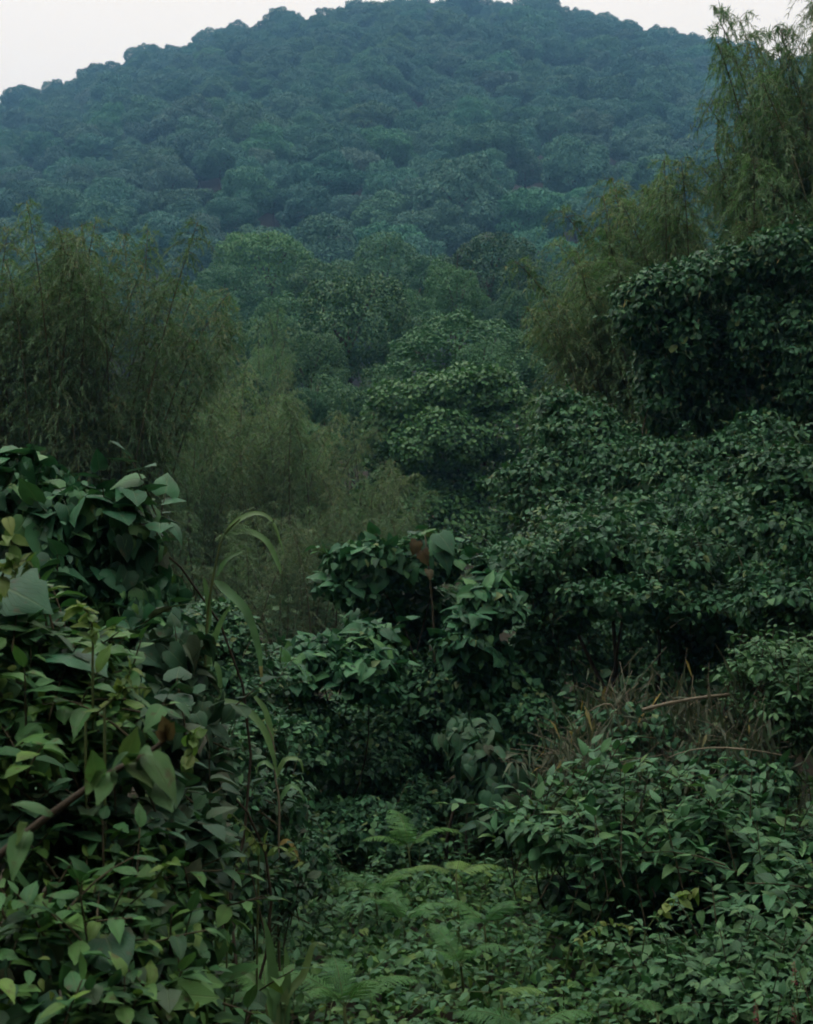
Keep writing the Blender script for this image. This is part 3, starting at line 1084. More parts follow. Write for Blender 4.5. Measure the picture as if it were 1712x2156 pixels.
def bamboo(label, px, ptop, d, n, seed, lean=None, spread=.5, tint=(1, 1, 1), hscale=1.0, short=.35, kinds=(0, 1, 4, 5, 6), wide=1.0, group='bamboo stands round the hollow'):
    """A clump: many culms from one base, the tallest reaching the given row."""
    r = rng_(seed)
    base = at(px, HY, d)
    gz = float(ground_z(np.array([base[0]]), np.array([d]))[0])
    H = (at(px, ptop, d)[2] - gz) * hscale
    root = thing('bamboo_clump', label, 'bamboo', (base[0], d, gz - .05), group)
    for k in range(n):
        v = int(r.choice(kinds))
        f = (r.uniform(.84, 1.0) if k < n * .45 else r.uniform(short, .95)) * H / 7.25
        az = r.uniform(0, 6.28) if lean is None or r.uniform() < .35 else lean + r.normal(0, .5)
        o = link('culm', CULMS[v][0], root, (r.normal(0, spread), r.normal(0, spread), 0))
        w = max(.6, min(1.0, f)) * wide
        o.scale = (w, w, f)
        o.rotation_euler = (r.normal(0, .06), r.normal(0, .06), az)
        c = link('foliage', CULMS[v][1], o)
        s = r.uniform(.9, 1.1)
        c.color = (tint[0] * s, tint[1] * s, tint[2] * s, 1)
    return root


UPRIGHT = (0, 4, 6)
bamboo('olive bamboo stand filling the edge beside the shaded bamboo', -40, 485, 24, 34, 1, None, .5, (1.0, 1.0, .95), kinds=(0, 4, 6, 1))
bamboo('big olive brown bamboo stand with dark shaded skirts', 165, 465, 23.5, 44, 2, None, .5, (.98, .98, .95), kinds=(0, 4, 6), wide=.9)
bamboo('bamboo leaning out from the big olive brown stand', 245, 550, 24.5, 20, 3, 0.2, .25, (.98, .98, .95), kinds=(0, 6))
bamboo('bamboo between the edge stand and the big olive stand', 70, 600, 27, 20, 4, None, .5, (1.05, 1.05, 1.0), kinds=UPRIGHT)
bamboo('low green bamboo at the foot of the big olive stand', 340, 850, 34, 18, 5, None, .5, (.9, 1.0, .95), 1, .45)
bamboo('brown plumed bamboo in the middle, tallest of the valley stands', 575, 790, 38, 34, 6, None, .7, (1.1, 1.06, 1.0))
bamboo('feathery bamboo beside the brown plumed one, behind the reed', 455, 845, 36, 30, 7, None, .7, (1.1, 1.08, 1.02))
bamboo('pale brown bamboo under the fresh green tree', 735, 955, 38, 30, 8, None, .7, (1.2, 1.12, 1.05), 1, .4)
bamboo('olive bamboo behind the brown plumed one', 680, 855, 44, 26, 9, None, .7, (1.1, 1.1, 1.0))
bamboo('low brownish bamboo at the dark foot of the fresh green tree', 830, 1050, 36, 16, 10, None, .6, (1.1, 1.05, 1.0), 1, .45)
bamboo('slender bamboo climbing the slope beside the dark rounded trees', 530, 665, 62, 16, 11, None, 1.0, (1.15, 1.15, 1.0), kinds=UPRIGHT)
bamboo('slender bamboo on the slope next to the big olive stand', 440, 760, 54, 18, 12, None, .9, (1.1, 1.1, 1.0), kinds=UPRIGHT)
bamboo('low bamboo thicket behind the reed, in the dark', 620, 1050, 30, 28, 13, None, .9, (1.0, .98, .95), 1, .5)
bamboo('arching olive bamboo plume rising above the creeper wall', 1410, 352, 25, 60, 14, 2.9, .35, (1.05, 1.05, .95), kinds=(0, 4, 6, 1))
bamboo('lower bamboo below the arching plume, with yellowed leaves', 1350, 545, 24.5, 34, 15, 2.9, .4, (1.08, 1.04, .95), 1, .45, kinds=(0, 4, 6))
bamboo('small bamboo between the plume and the fresh green tree', 1285, 800, 26, 18, 16, 3.0, .35, (1.08, 1.04, .98), 1, .5, kinds=UPRIGHT)
bamboo('tall bamboo reaching out of the top of the picture', 1835, -90, 23.5, 76, 17, 2.8, .5, (.98, 1.02, .95), 1, .45, kinds=(0, 4, 6, 1))
bamboo('bamboo bending out of the tall stand over the hillside', 1705, 228, 24.5, 46, 18, 3.0, .45, (1.02, 1.04, .95), 1, .5, kinds=(0, 1, 6))
bamboo('low sparse bamboo between the plume and the tall stand', 1540, 490, 27, 18, 19, 2.6, .7, (1.02, 1.04, .95), 1, .6, kinds=UPRIGHT)
bamboo('bamboo hanging behind the creeper wall', 1650, 430, 22.5, 20, 20, None, .6, (.95, .95, .9), 1, .6, kinds=UPRIGHT)


# ------------------------------------------------------------------ creepers and shrubs, far to near
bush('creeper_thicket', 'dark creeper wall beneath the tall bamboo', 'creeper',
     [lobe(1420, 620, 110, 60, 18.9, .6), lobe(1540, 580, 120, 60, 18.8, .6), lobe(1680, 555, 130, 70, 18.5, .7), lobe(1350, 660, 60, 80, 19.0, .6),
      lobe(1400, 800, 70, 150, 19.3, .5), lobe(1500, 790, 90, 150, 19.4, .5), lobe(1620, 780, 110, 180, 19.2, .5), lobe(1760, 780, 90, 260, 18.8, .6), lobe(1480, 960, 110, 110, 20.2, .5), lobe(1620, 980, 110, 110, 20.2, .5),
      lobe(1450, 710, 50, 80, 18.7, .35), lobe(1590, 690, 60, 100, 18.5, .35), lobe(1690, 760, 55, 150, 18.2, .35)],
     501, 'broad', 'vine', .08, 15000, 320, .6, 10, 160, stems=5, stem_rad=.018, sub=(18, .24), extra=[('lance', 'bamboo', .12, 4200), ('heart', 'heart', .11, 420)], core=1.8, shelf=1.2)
bush('hanging_creeper', 'creeper draped down the slope beside the dark creeper wall', 'creeper',
     [lobe(1230, 950, 100, 110, 18.8, .8), lobe(1140, 1040, 80, 100, 18.2, .8), lobe(1290, 1020, 110, 90, 18.0, .8), lobe(1190, 890, 60, 70, 19.2, .6), lobe(1400, 1010, 100, 80, 17.5, .8), lobe(1510, 1010, 90, 90, 17.6, .6), lobe(1600, 970, 90, 110, 17.4, .5)],
     502, 'broad', 'vine', .078, 11000, 260, .6, 10, 120, stems=5, stem_rad=.03, sub=(12, .36), extra=[('lance', 'bamboo', .13, 1600), ('heart', 'heart', .12, 380)], shelf=1.2)
bush('creeper_mat', 'leafy creeper canopy roofing the black hollow', 'creeper',
     [lobe(1110, 1195, 100, 65, 14.2, 1.1), lobe(1230, 1150, 110, 70, 14.6, 1.5), lobe(1380, 1190, 120, 75, 14.4, 1.6), lobe(1520, 1130, 80, 100, 14.8, 1.2), lobe(1330, 1100, 80, 60, 15.8, .8), lobe(1450, 1070, 80, 70, 16.2, .8), lobe(1170, 1110, 50, 60, 15.4, .5),
      lobe(1290, 1255, 140, 40, 13.4, .8), lobe(1450, 1275, 110, 45, 13.4, .8), lobe(1180, 1290, 60, 60, 13.6, .4), lobe(1545, 1340, 50, 90, 13.4, .5), lobe(1460, 1350, 60, 70, 13.8, .3), lobe(1130, 1380, 50, 90, 13.6, .3),
      lobe(1200, 1195, 140, 45, 16.8, 1.6), lobe(1400, 1195, 150, 45, 17.0, 1.6), lobe(1560, 1190, 110, 50, 16.8, 1.5)],  # hidden rear lobes added to keep sky light out of the hollow
     503, 'broad', 'vine', .076, 11500, 560, .55, 10, 260, stems=3, stem_rad=.010, sub=(20, .22), base=(2.4, 15.6), shelf=1.2, extra=[('ovate', 'shrub', .065, 3200), ('heart', 'heart', .10, 420), ('broad', 'tip', .05, 120)])
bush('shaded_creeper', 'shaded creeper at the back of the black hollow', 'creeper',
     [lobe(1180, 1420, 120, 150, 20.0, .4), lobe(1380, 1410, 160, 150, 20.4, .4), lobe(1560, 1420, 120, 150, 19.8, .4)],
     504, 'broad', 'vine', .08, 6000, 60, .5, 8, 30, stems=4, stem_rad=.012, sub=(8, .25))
bush('edge_creeper', 'upright creeper column at the edge below the creeper wall', 'creeper',
     [lobe(1660, 1040, 80, 90, 13.0, .6), lobe(1690, 1180, 90, 110, 12.6, .6), lobe(1640, 1280, 80, 90, 12.4, .6)],
     505, 'broad', 'vine', .078, 4600, 130, .5, 9, 130, stems=3, stem_rad=.012, sub=(12, .4), extra=[('ovate', 'pale', .06, 1500), ('broad', 'tip', .045, 50)])
bush('pale_shrub', 'pale leaved shrub at the edge above the dry bamboo heap', 'shrub',
     [lobe(1620, 1440, 80, 80, 10.8, .5), lobe(1700, 1470, 70, 110, 10.4, .5), lobe(1650, 1530, 80, 60, 10.4, .4)],
     506, 'ovate', 'pale', .075, 900, 240, .4, 9, 200, stems=4, sub=(8, .42))
bush('bigleaf_vine', 'vine with big heart leaves on top of the dark mound in the middle', 'vine',
     [lobe(790, 1190, 80, 45, 14.2, .5), lobe(900, 1180, 80, 40, 14.4, .5), lobe(740, 1230, 60, 40, 14.0, .4), lobe(860, 1290, 120, 70, 15.0, .5)],
     507, 'heart', 'heart', .17, 360, 20, .5, 6, 150, stems=3, stem_rad=.012, sub=(6, .5), extra=[('broad', 'vine', .09, 2200)])
bush('heartleaf_vine', 'heart leaved vine sprawling below the dark mound', 'vine',
     [lobe(660, 1385, 60, 45, 12.4, .4), lobe(760, 1370, 80, 45, 12.6, .4), lobe(770, 1430, 50, 40, 12.2, .35), lobe(620, 1430, 50, 40, 12.2, .35)],
     508, 'heart', 'heart', .16, 360, 10, .4, 6, 170, stems=3, stem_rad=.010, sub=(6, .5), extra=[('broad', 'vine', .08, 1200)])
bush('climbing_vine', 'big leaved vine climbing the front of the creeper canopy', 'vine',
     [lobe(1040, 1260, 50, 60, 13.2, .4), lobe(990, 1330, 50, 60, 13.0, .4), lobe(1020, 1420, 60, 80, 13.2, .4)],
     509, 'heart', 'heart', .17, 330, 10, .4, 6, 150, stems=3, sub=(6, .5), extra=[('broad', 'vine', .08, 1500)])
bush('drooping_vine', 'drooping dull leaved vine column beside the fern clearing', 'vine',
     [lobe(1010, 1600, 60, 70, 11.6, .4), lobe(1040, 1700, 60, 90, 11.4, .4), lobe(980, 1560, 40, 50, 11.8, .3)],
     510, 'heart', 'dull', .16, 380, 0, .4, 6, 160, stems=3, sub=(6, .45), hang=1.3, lift=.3)
bush('tangled_creeper', 'small leaved creeper tangle at the far end of the clearing', 'creeper',
     [lobe(620, 1560, 120, 100, 12.2, .6), lobe(760, 1610, 120, 110, 13.2, .6), lobe(900, 1520, 90, 150, 14.0, .6), lobe(1110, 1560, 60, 130, 13.0, .4), lobe(790, 1520, 130, 70, 13.8, .6), lobe(880, 1700, 80, 60, 13.0, .5), lobe(700, 1745, 120, 60, 11.8, .5), lobe(820, 1760, 100, 45, 11.6, .4)],
     511, 'broad', 'vine', .068, 10500, 260, .4, 9, 240, stems=4, stem_rad=.010, sub=(12, .36), extra=[('ovate', 'shrub', .06, 2600), ('heart', 'heart', .10, 300), ('broad', 'tip', .045, 80)])
bush('climbing_creeper', 'small leaved creeper over the mound behind the reed', 'creeper',
     [lobe(460, 1340, 80, 80, 10.8, .5), lobe(500, 1450, 80, 80, 10.6, .5), lobe(410, 1430, 60, 80, 10.6, .5), lobe(530, 1560, 80, 80, 10.2, .5)],
     512, 'broad', 'vine', .062, 5000, 120, .4, 9, 170, stems=4, sub=(10, .4))
bush('shaded_shrub', 'shaded dull leaved shrub in the gap behind the near thicket', 'shrub',
     [lobe(470, 1640, 80, 90, 8.2, .4), lobe(550, 1720, 90, 80, 8.6, .4), lobe(430, 1760, 80, 80, 7.6, .4), lobe(610, 1800, 80, 60, 9.4, .4), lobe(520, 1860, 80, 60, 7.8, .4)],
     513, 'ovate', 'dull', .11, 250, 110, .5, 8, 170, stems=3, stem_rad=.008, sub=(6, .45), extra=[('ovate', 'vine', .06, 1600), ('ovate', 'shrub', .06, 700)])

# heap of dry bamboo under the pale shrub
r = rng_(61)
DL = [lobe(1310, 1560, 90, 80, 11.0, .5), lobe(1450, 1590, 110, 75, 10.8, .5), lobe(1590, 1630, 90, 70, 10.2, .4), lobe(1240, 1630, 80, 55, 10.4, .4)]
root = thing('dry_bamboo_heap', 'heap of dry brown bamboo twigs and leaves below the creeper canopy', 'brushwood', (2.0, 11.2, 0))
acc = Acc()
p, nn = shell(sublobes(DL, 9, .4, r), 620, r, .3, True, .05)
p[:, 2] -= .06
st, lp, lf, ls = make_sprigs(p, nrm(nn * np.array([1.4, 1.0, .2]) - UP * .55), r, .5, 8, .16, .6)
D = -UP * r.uniform(.1, 1.2, (len(lp), 1)) + lf[:, :, 1] * .7 + r.normal(0, .3, lp.shape)
thread_stems(acc, st, .0022, 1)
put(acc, 'lance', lp, frames(D, lf[:, :, 2] + r.normal(0, .4, lp.shape)), r.uniform(.10, .22, len(lp)), r, 0)
p2, n2 = shell(sublobes(DL, 9, .4, r), 2600, r, .35, True, .05)
put(acc, 'broad', p2, lay_leaves(p2, n2, r), .07 * r.uniform(.6, 1.2, len(p2)), r, 2)
link('foliage', acc.mesh('foliage', [MAT['dry'], MAT['deadculm'], MAT['vine']], root.location), root, kind='stuff')
for k in range(10):
    c = DL[k % 4]
    s = c[:3] + r.uniform(-1, 1, 3) * c[3:] * .8 + np.array([0, -.25, .1])
    e = s + np.array([r.uniform(-.6, .6), r.uniform(-.3, .1), r.uniform(-.6, -.05)])
    a = Acc()
    a.add(*tube(curve(s, e, r.normal(0, .06, 3), 6), np.linspace(.007, .003, 6), 5))
    link('twig', a.mesh('twig', MAT['deadculm'], root.location), root)

# pale dead culm lying across the heap
p0, p1 = at(1352, 1495, 10.3), at(1548, 1462, 10.6)
a = Acc()
tt = np.linspace(0, 1, 40)
path = curve(p0, p1, (0, 0, .02), 40)
rad = .014 - .003 * tt + .003 * (np.abs((tt * 5) % 1 - .5) < .06)
a.add(*tube(path, rad, 9))
o = link('bamboo_pole', a.mesh('bamboo_pole', MAT['deadculm'], p0), None, p0)
tag(o, 'pale dead bamboo pole lying across the dry bamboo heap', 'pole')

bush('low_shrub', 'green shrub with level leaves in front of the dry bamboo heap', 'shrub',
     [lobe(1150, 1740, 80, 60, 9.4, .5), lobe(1270, 1715, 110, 50, 9.4, .5), lobe(1400, 1745, 120, 60, 9.2, .6), lobe(1520, 1730, 100, 50, 9.4, .6), lobe(1330, 1810, 130, 40, 8.8, .4)],
     520, 'ovate', 'shrub', .135, 60, 250, .55, 7, 290, stems=4, stem_rad=.012, sub=(6, .42), base=(1.5, 10.0), extra=[('ovate', 'tip', .055, 60), ('ovate', 'pale', .07, 300)])
bush('edge_shrub', 'dark green shrub at the edge beside the level leaved shrub', 'shrub',
     [lobe(1640, 1830, 110, 80, 8.8, .5), lobe(1700, 1900, 80, 80, 8.4, .5), lobe(1580, 1900, 80, 60, 8.8, .4)],
     521, 'ovate', 'shrub', .125, 100, 140, .5, 7, 200, stems=4, sub=(6, .42))
bush('sprawling_shrub', 'sprawling shrub with light leaves below the edge shrub', 'shrub',
     [lobe(1600, 2040, 130, 80, 7.6, .5), lobe(1430, 2060, 110, 70, 7.6, .4), lobe(1690, 2110, 90, 70, 7.2, .4), lobe(1540, 2120, 120, 60, 7.2, .4)],
     522, 'ovate', 'pale', .085, 800, 230, .4, 9, 260, stems=5, sub=(8, .4))
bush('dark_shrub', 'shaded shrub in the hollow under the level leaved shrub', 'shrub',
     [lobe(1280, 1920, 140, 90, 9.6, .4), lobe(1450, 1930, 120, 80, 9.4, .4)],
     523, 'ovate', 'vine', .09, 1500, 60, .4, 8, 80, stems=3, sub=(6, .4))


# ------------------------------------------------------------------ ground cover
r = rng_(88)
acc = Acc()
n = 24000
d = r.uniform(5.4, 14.5, n)
x = (r.uniform(360, 1760, n) - CX) / FPX * d
hgt = .34 + .16 * wob(x, d, 1.7, 31) + .10 * wob(x, d, 4.2, 32)
dep = r.uniform(0, 1, n) ** 1.6 * .3
z = ground_z(x, d) + np.maximum(hgt - dep, .03)
p = np.c_[x, d, z]
e = .12
gxn = (wob(x + e, d, 1.7, 31) - wob(x - e, d, 1.7, 31)) / (2 * e) * .16
gyn = (wob(x, d + e, 1.7, 31) - wob(x, d - e, 1.7, 31)) / (2 * e) * .16
nn = nrm(np.c_[-gxn, -gyn - .25, np.ones(n)])
sp = wob(x, d, 1.1, 33) + r.normal(0, .35, n)
R = lay_leaves(p, nn, r, .25, .6, .38)
sel = sp < -.1
put(acc, 'broad', p[sel], R[sel], r.uniform(.035, .085, sel.sum()), r, 0)
sel2 = (sp >= -.1) & (sp < .45)
put(acc, 'heart', p[sel2], R[sel2], r.uniform(.03, .075, sel2.sum()), r, 0)
sel3 = sp >= .45
put(acc, 'ovate', p[sel3], R[sel3], r.uniform(.05, .11, sel3.sum()), r, 1)
# shoots that rise above the mat
m = 900
d = r.uniform(5.6, 13.5, m)
x = (r.uniform(380, 1740, m) - CX) / FPX * d
hgt = ground_z(x, d) + .42 + .16 * wob(x, d, 1.7, 31) + r.uniform(0, .22, m)
tp = np.c_[x, d, hgt]
st, lp, lf, ls = make_sprigs(tp, nrm(np.c_[r.normal(0, .5, m), r.normal(-.2, .5, m), np.ones(m)]), r, .34, 8, .075)
thread_stems(acc, st, .003, 2)
put(acc, 'ovate', lp, lf, ls, r, 1)
gc = link('ground_cover', acc.mesh('ground_cover', [MAT['cover'], MAT['shrub'], MAT['greenstem']]), kind='stuff')
gc['label'] = 'low tangle of small creeping leaves over the clearing floor'

# undergrowth on the valley floor between the nearer plants and the hill
n = 30000
d = 14 + 118 * r.uniform(0, 1, n) ** 1.3
x = r.uniform(-.36, .36, n) * d
und = .9 + .7 * wob(x, d, .55, 51) + .5 * wob(x, d, 1.7, 52) + .035 * np.clip(d - 18, 0, 60)
z = ground_z(x, d) + np.maximum(und * (1 - .5 * r.uniform(0, 1, n) ** 2), .05)
p = np.c_[x, d, z]
nn = nrm(np.c_[r.normal(0, .35, n), r.normal(-.3, .35, n), np.ones(n)])
acc = Acc()
put(acc, 'fleck', p, lay_leaves(p, nn, r, .4, .5, .4), (.09 + .0028 * d) * r.uniform(.6, 1.3, n), r)
ug = link('undergrowth', acc.mesh('undergrowth', MAT['mid']), kind='stuff')
ug['label'] = 'undergrowth covering the valley floor between the bamboo stands'


# ------------------------------------------------------------------ ferns
def frond_mesh(seed, L=1.0, pairs=26, arch=.55, mat='fern'):
    """One fern frond along +Y, arching, with lobed leaflets on both sides."""
    r = rng_(seed)
    a = Acc()
    s = np.linspace(0, 1, 14)
    ang = .95 - arch * 2.4 * s ** 1.3
    dy, dz = np.cos(ang), np.sin(ang)
    y = np.concatenate([[0], np.cumsum((dy[1:] + dy[:-1]) / 2)]) / 13 * L
    z = np.concatenate([[0], np.cumsum((dz[1:] + dz[:-1]) / 2)]) / 13 * L
    a.add(*tube(np.c_[np.zeros(14), y, z], np.linspace(.006, .002, 14) * L, 4), m=1)
    V, T, U = [], [], []
    for k in range(pairs):
        t = .14 + .84 * k / (pairs - 1)
        c = np.array([0, np.interp(t, s, y), np.interp(t, s, z)])
        g = np.interp(t, s, ang)
        tan = np.array([0, math.cos(g), math.sin(g)])
        nor = np.array([0, -math.sin(g), math.cos(g)])
        ln = L * .24 * math.sin(math.pi * min(1, (.12 + .88 * t)) ** .8) ** .75 * (1 if t < .93 else .6)
        for sd_ in (-1, 1):
            ax = nrm(np.array([sd_ * 1.0, 0, 0]) + tan * .35 - nor * .18 + r.normal(0, .05, 3))
            q = 7
            for j in range(q):                     # lobes of the leaflet
                f0, f1 = j / q, (j + 1) / q
                w = L * .019 * (1 - f0 ** 2 * .8)
                b0, b1 = c + ax * ln * f0 - nor * ln * .12 * f0 ** 2, c + ax * ln * f1 - nor * ln * .12 * f1 ** 2
                for e_ in (-1, 1):
                    tip = (b0 * .45 + b1 * .55) + tan * e_ * w + ax * ln * .05
                    i = len(V)
                    V += [b0, b1, tip]
                    U += [(0, f0), (0, f1), (e_, f1)]
                    T.append((i, i + 1, i + 2))
    a.add(V, T, U, r.uniform(0, .4))
    return a.mesh('frond', [MAT[mat], MAT['greenstem']])


FRONDS = [frond_mesh(700 + k, 1, [34, 38, 32][k], [.45, .6, .75][k]) for k in range(3)]
FRONDS_VIVID = [frond_mesh(710 + k, 1, 34, [.5, .7][k], 'fern_vivid') for k in range(2)]  # fronds in a brighter, yellower green than the rest


def fern(label, px, py, d, size, az, seed, vivid=False, tilt=0.0, stalk=0.0):
    r = rng_(seed)
    c = at(px, py, d)
    gz = float(ground_z(np.array([c[0]]), np.array([d]))[0])
    root = thing('fern', label, 'fern', (c[0], d, gz), 'ferns in the clearing')
    h = c[2] - gz
    a = Acc()
    a.add(*tube(curve((c[0], d, gz - .02), c, (.02, .03, 0), 6), np.linspace(.012, .007, 6), 5))
    link('stalk', a.mesh('stalk', MAT['greenstem'], root.location), root)
    F = FRONDS_VIVID if vivid else FRONDS
    for k, z in enumerate(az):
        o = link('frond', F[k % len(F)], root, (0, 0, h))
        s = size * r.uniform(.8, 1.1)
        o.scale = (s, s, s)
        o.rotation_euler = (tilt + r.normal(0, .08), r.normal(0, .12), z)


fern('fern with three bright arching fronds in the middle of the clearing', 960, 1842, 9.2, .36, (1.45, -.15, -1.35), 1, True, -.45)
fern('green fern in front of the bright three frond fern', 850, 1945, 8.6, .42, (.3, 1.6, -1.3, 2.6, -2.4), 2)
fern('fern spreading under the drooping vine', 790, 1885, 9.6, .46, (.8, -1.0, 2.2, -2.2, 3.1), 3)
fern('fern at the shaded end of the clearing', 860, 1790, 10.8, .5, (.4, 1.7, -1.4, 2.9), 4)
fern('fern beside the green shrub with level leaves', 1020, 1950, 8.4, .34, (1.0, -1.0, 2.6, -2.5), 5)
fern('fern among creeping leaves in the middle of the clearing floor', 970, 2030, 7.8, .34, (.5, 1.9, -1.7, -2.9), 6)
fern('lone yellow green fern frond low in the clearing', 1055, 2095, 6.9, .26, (-1.25, -.5), 7, True, -.55)
fern('large fern at the bottom edge of the clearing', 725, 2120, 6.2, .40, (1.2, -1.1, 2.5, -2.6, .2), 8)
fern('fern at the bottom below the lone yellow green frond', 1120, 2180, 6.0, .34, (1.3, -1.2, -2.8, 2.3), 9, False, -.3)
fern('small fern below the near thicket', 560, 2100, 6.3, .28, (1.1, -1.3, 2.8, .1), 10)
fern('yellow green fern under the sprawling shrub', 1385, 2140, 6.6, .30, (1.4, -1.4, .2), 11, False, -.3)


# ------------------------------------------------------------------ tall reed behind the near thicket
def blade(root, pts, width, mat='grass', name='blade', n=22, twist=.0, tipmat=None):
    path = spline(pts, n)
    tan = nrm(np.gradient(path, axis=0))
    ref = nrm(np.cross(tan, nrm(EYEP - path)) * .8 + np.cross(tan, UP) * .6)
    ref = ref * np.sign(np.sum(ref * ref[:1], -1, keepdims=True))
    t = np.linspace(0, 1, n)
    w = width * 1.25 * np.minimum(1, .35 + t * 4) * (1 - t ** 2.2) ** .8 / 2
    nor = np.cross(ref, tan)
    V = np.stack([path - ref * w[:, None], path - nor * (w * .35)[:, None], path + ref * w[:, None]], 1).reshape(-1, 3)
    i = np.arange(n - 1) * 3
    T = np.concatenate([np.c_[i, i + 1, i + 4], np.c_[i, i + 4, i + 3], np.c_[i + 1, i + 2, i + 5], np.c_[i + 1, i + 5, i + 4]])
    U = np.c_[np.tile([-1, 0, 1], n), np.repeat(t, 3)]
    a = Acc()
    a.add(V, T, U)
    if tipmat:
        a.M[0][np.tile(np.arange(n - 1) > n * .8, 4)] = 1
    link(name, a.mesh(name, [MAT[mat]] + ([MAT[tipmat]] if tipmat else []), root.location), root)


def reed_path(pts, d):
    return [at(q[0], q[1], d + (q[2] if len(q) > 2 else 0)) for q in pts]


dR = 6.6
b = at(415, HY, dR)
root = thing('tall_reed', 'tall arching reed grass in front of the brown bamboo', 'grass', (b[0], dR, 0))
a = Acc()
stem = spline([(b[0] + .02, dR + .1, 0)] + reed_path([(412, 1800), (420, 1560), (432, 1400), (438, 1290), (452, 1200), (470, 1130), (505, 1092)], dR), 34)
a.add(*tube(stem, np.linspace(.011, .0035, 34), 6))
link('stem', a.mesh('stem', MAT['greenstem'], root.location), root)
blade(root, reed_path([(470, 1130), (500, 1096), (540, 1080), (575, 1100), (602, 1180)], dR), .022)
blade(root, reed_path([(472, 1126), (520, 1118), (560, 1138), (585, 1185), (592, 1210)], dR), .028)
blade(root, reed_path([(455, 1215), (475, 1180), (500, 1165), (515, 1160)], dR), .018)
blade(root, reed_path([(452, 1222), (480, 1245), (520, 1290), (545, 1370), (552, 1445)], dR, ), .040, tipmat='straw')
blade(root, reed_path([(436, 1330), (415, 1322), (388, 1360), (375, 1440), (374, 1560), (362, 1660)], dR, ), .034)
blade(root, reed_path([(436, 1335), (440, 1290), (432, 1230), (428, 1215)], dR), .022)
blade(root, reed_path([(435, 1420), (450, 1350), (470, 1300), (490, 1270)], dR), .026)
blade(root, reed_path([(430, 1400), (455, 1400), (464, 1440), (462, 1490)], dR), .024)
blade(root, reed_path([(420, 1490), (460, 1478), (510, 1488), (552, 1530), (575, 1590), (585, 1640)], dR), .036)
blade(root, reed_path([(436, 1415), (438, 1385), (446, 1360), (450, 1340)], dR), .020)
a = Acc()
for k in range(18):                                # thin drooping seed head
    q = stem[-6] + (stem[-1] - stem[-6]) * (k / 25)
    e = q + np.array([.03 + .004 * k, -.02 + .002 * (k % 5), -.03 - .05 * ((k * 7) % 10) / 10])
    a.add(*tube(curve(q, e, (0.01, 0, .02), 4), [.0016, .002, .002, .001], 3))
link('seed_head', a.mesh('seed_head', MAT['grass'], root.location), root)

# second, lower reed with a bent reddish stem behind the first
d2 = 8.0
b2 = at(590, HY, d2)
root = thing('bent_reed', 'lower bent reed in the dark gap beyond the tall reed', 'grass', (b2[0], d2, 0))
a = Acc()
stem = spline([(b2[0], d2 + .1, 0)] + reed_path([(585, 1900), (588, 1700), (580, 1640), (577, 1570), (560, 1520)], d2), 24)
a.add(*tube(stem, np.linspace(.009, .003, 24), 5))
link('stem', a.mesh('stem', MAT['deadculm'], root.location), root)
blade(root, reed_path([(580, 1640), (600, 1600), (630, 1600), (640, 1630)], d2), .024)
blade(root, reed_path([(578, 1620), (560, 1605), (545, 1610), (538, 1625)], d2), .022)
blade(root, reed_path([(586, 1690), (610, 1655), (632, 1665), (642, 1690)], d2), .024)
blade(root, reed_path([(587, 1780), (605, 1770), (622, 1790), (632, 1820)], d2), .022, 'straw')
blade(root, reed_path([(575, 1560), (560, 1500), (540, 1470), (520, 1450)], d2), .028)

# broad grass at the foot of the near thicket
d3 = 5.6
b3 = at(580, HY, d3)
root = thing('broad_grass_clump', 'clump of broad grass blades beside the foot of the near thicket', 'grass', (b3[0], d3, 0))
for k, (q, w) in enumerate((([(590, 2170), (578, 2080), (568, 1990), (555, 1930)], .045), ([(585, 2170), (598, 2110), (605, 2040), (600, 1990)], .040),
                            ([(588, 2170), (640, 2050), (660, 1990), (690, 1990)], .030), ([(580, 2170), (550, 2080), (520, 2050), (490, 2050)], .030), ([(600, 2170), (630, 2110), (640, 2090), (660, 2110)], .026))):
    blade(root, [(b3[0] + .02 * k, d3 + .05, 0.0)] + reed_path(q, d3), w)


# ------------------------------------------------------------------ the near thicket on one side
bush('heartleaf_thicket', 'heart leaved vine thicket on top of the near bank, beneath the big olive bamboo', 'vine',
     [lobe(50, 1040, 90, 90, 6.8, .4), lobe(150, 1120, 110, 80, 6.6, .4), lobe(265, 1120, 70, 90, 6.6, .35), lobe(120, 1230, 130, 90, 6.5, .4), lobe(270, 1240, 80, 80, 6.6, .35), lobe(310, 1330, 70, 90, 6.4, .35)],
     530, 'heart', 'heart', .145, 520, 40, .4, 6, 260, stems=6, stem_rad=.010, sub=(6, .42), hang=1.1, lift=.35,
     extra=[('ovate', 'vine', .055, 1500), ('heart', 'dull', .11, 130), ('ovate', 'near', .05, 260)], depth=.5)
bush('dull_thicket', 'dull purplish leaved vine hanging below the heart leaved thicket', 'vine',
     [lobe(330, 1430, 70, 100, 5.8, .35), lobe(390, 1540, 70, 90, 5.6, .35), lobe(280, 1540, 90, 100, 5.2, .35), lobe(440, 1660, 40, 60, 5.6, .25)],
     531, 'heart', 'dull', .115, 300, 20, .4, 6, 200, stems=4, stem_rad=.010, sub=(6, .42), hang=1.1, lift=.4, depth=.5)
bush('bank_shrub', 'yellow green leafy shrub on the near bank above the slanting branch', 'shrub',
     [lobe(50, 1400, 90, 110, 4.4, .3), lobe(170, 1440, 100, 100, 4.5, .3), lobe(230, 1560, 90, 80, 4.4, .3), lobe(60, 1560, 90, 90, 4.2, .3)],
     532, 'ovate', 'near', .105, 120, 120, .33, 7, 280, stems=5, stem_rad=.007, sub=(5, .45), extra=[('ovate', 'near', .05, 500), ('ovate', 'tip', .035, 140)], depth=.5)
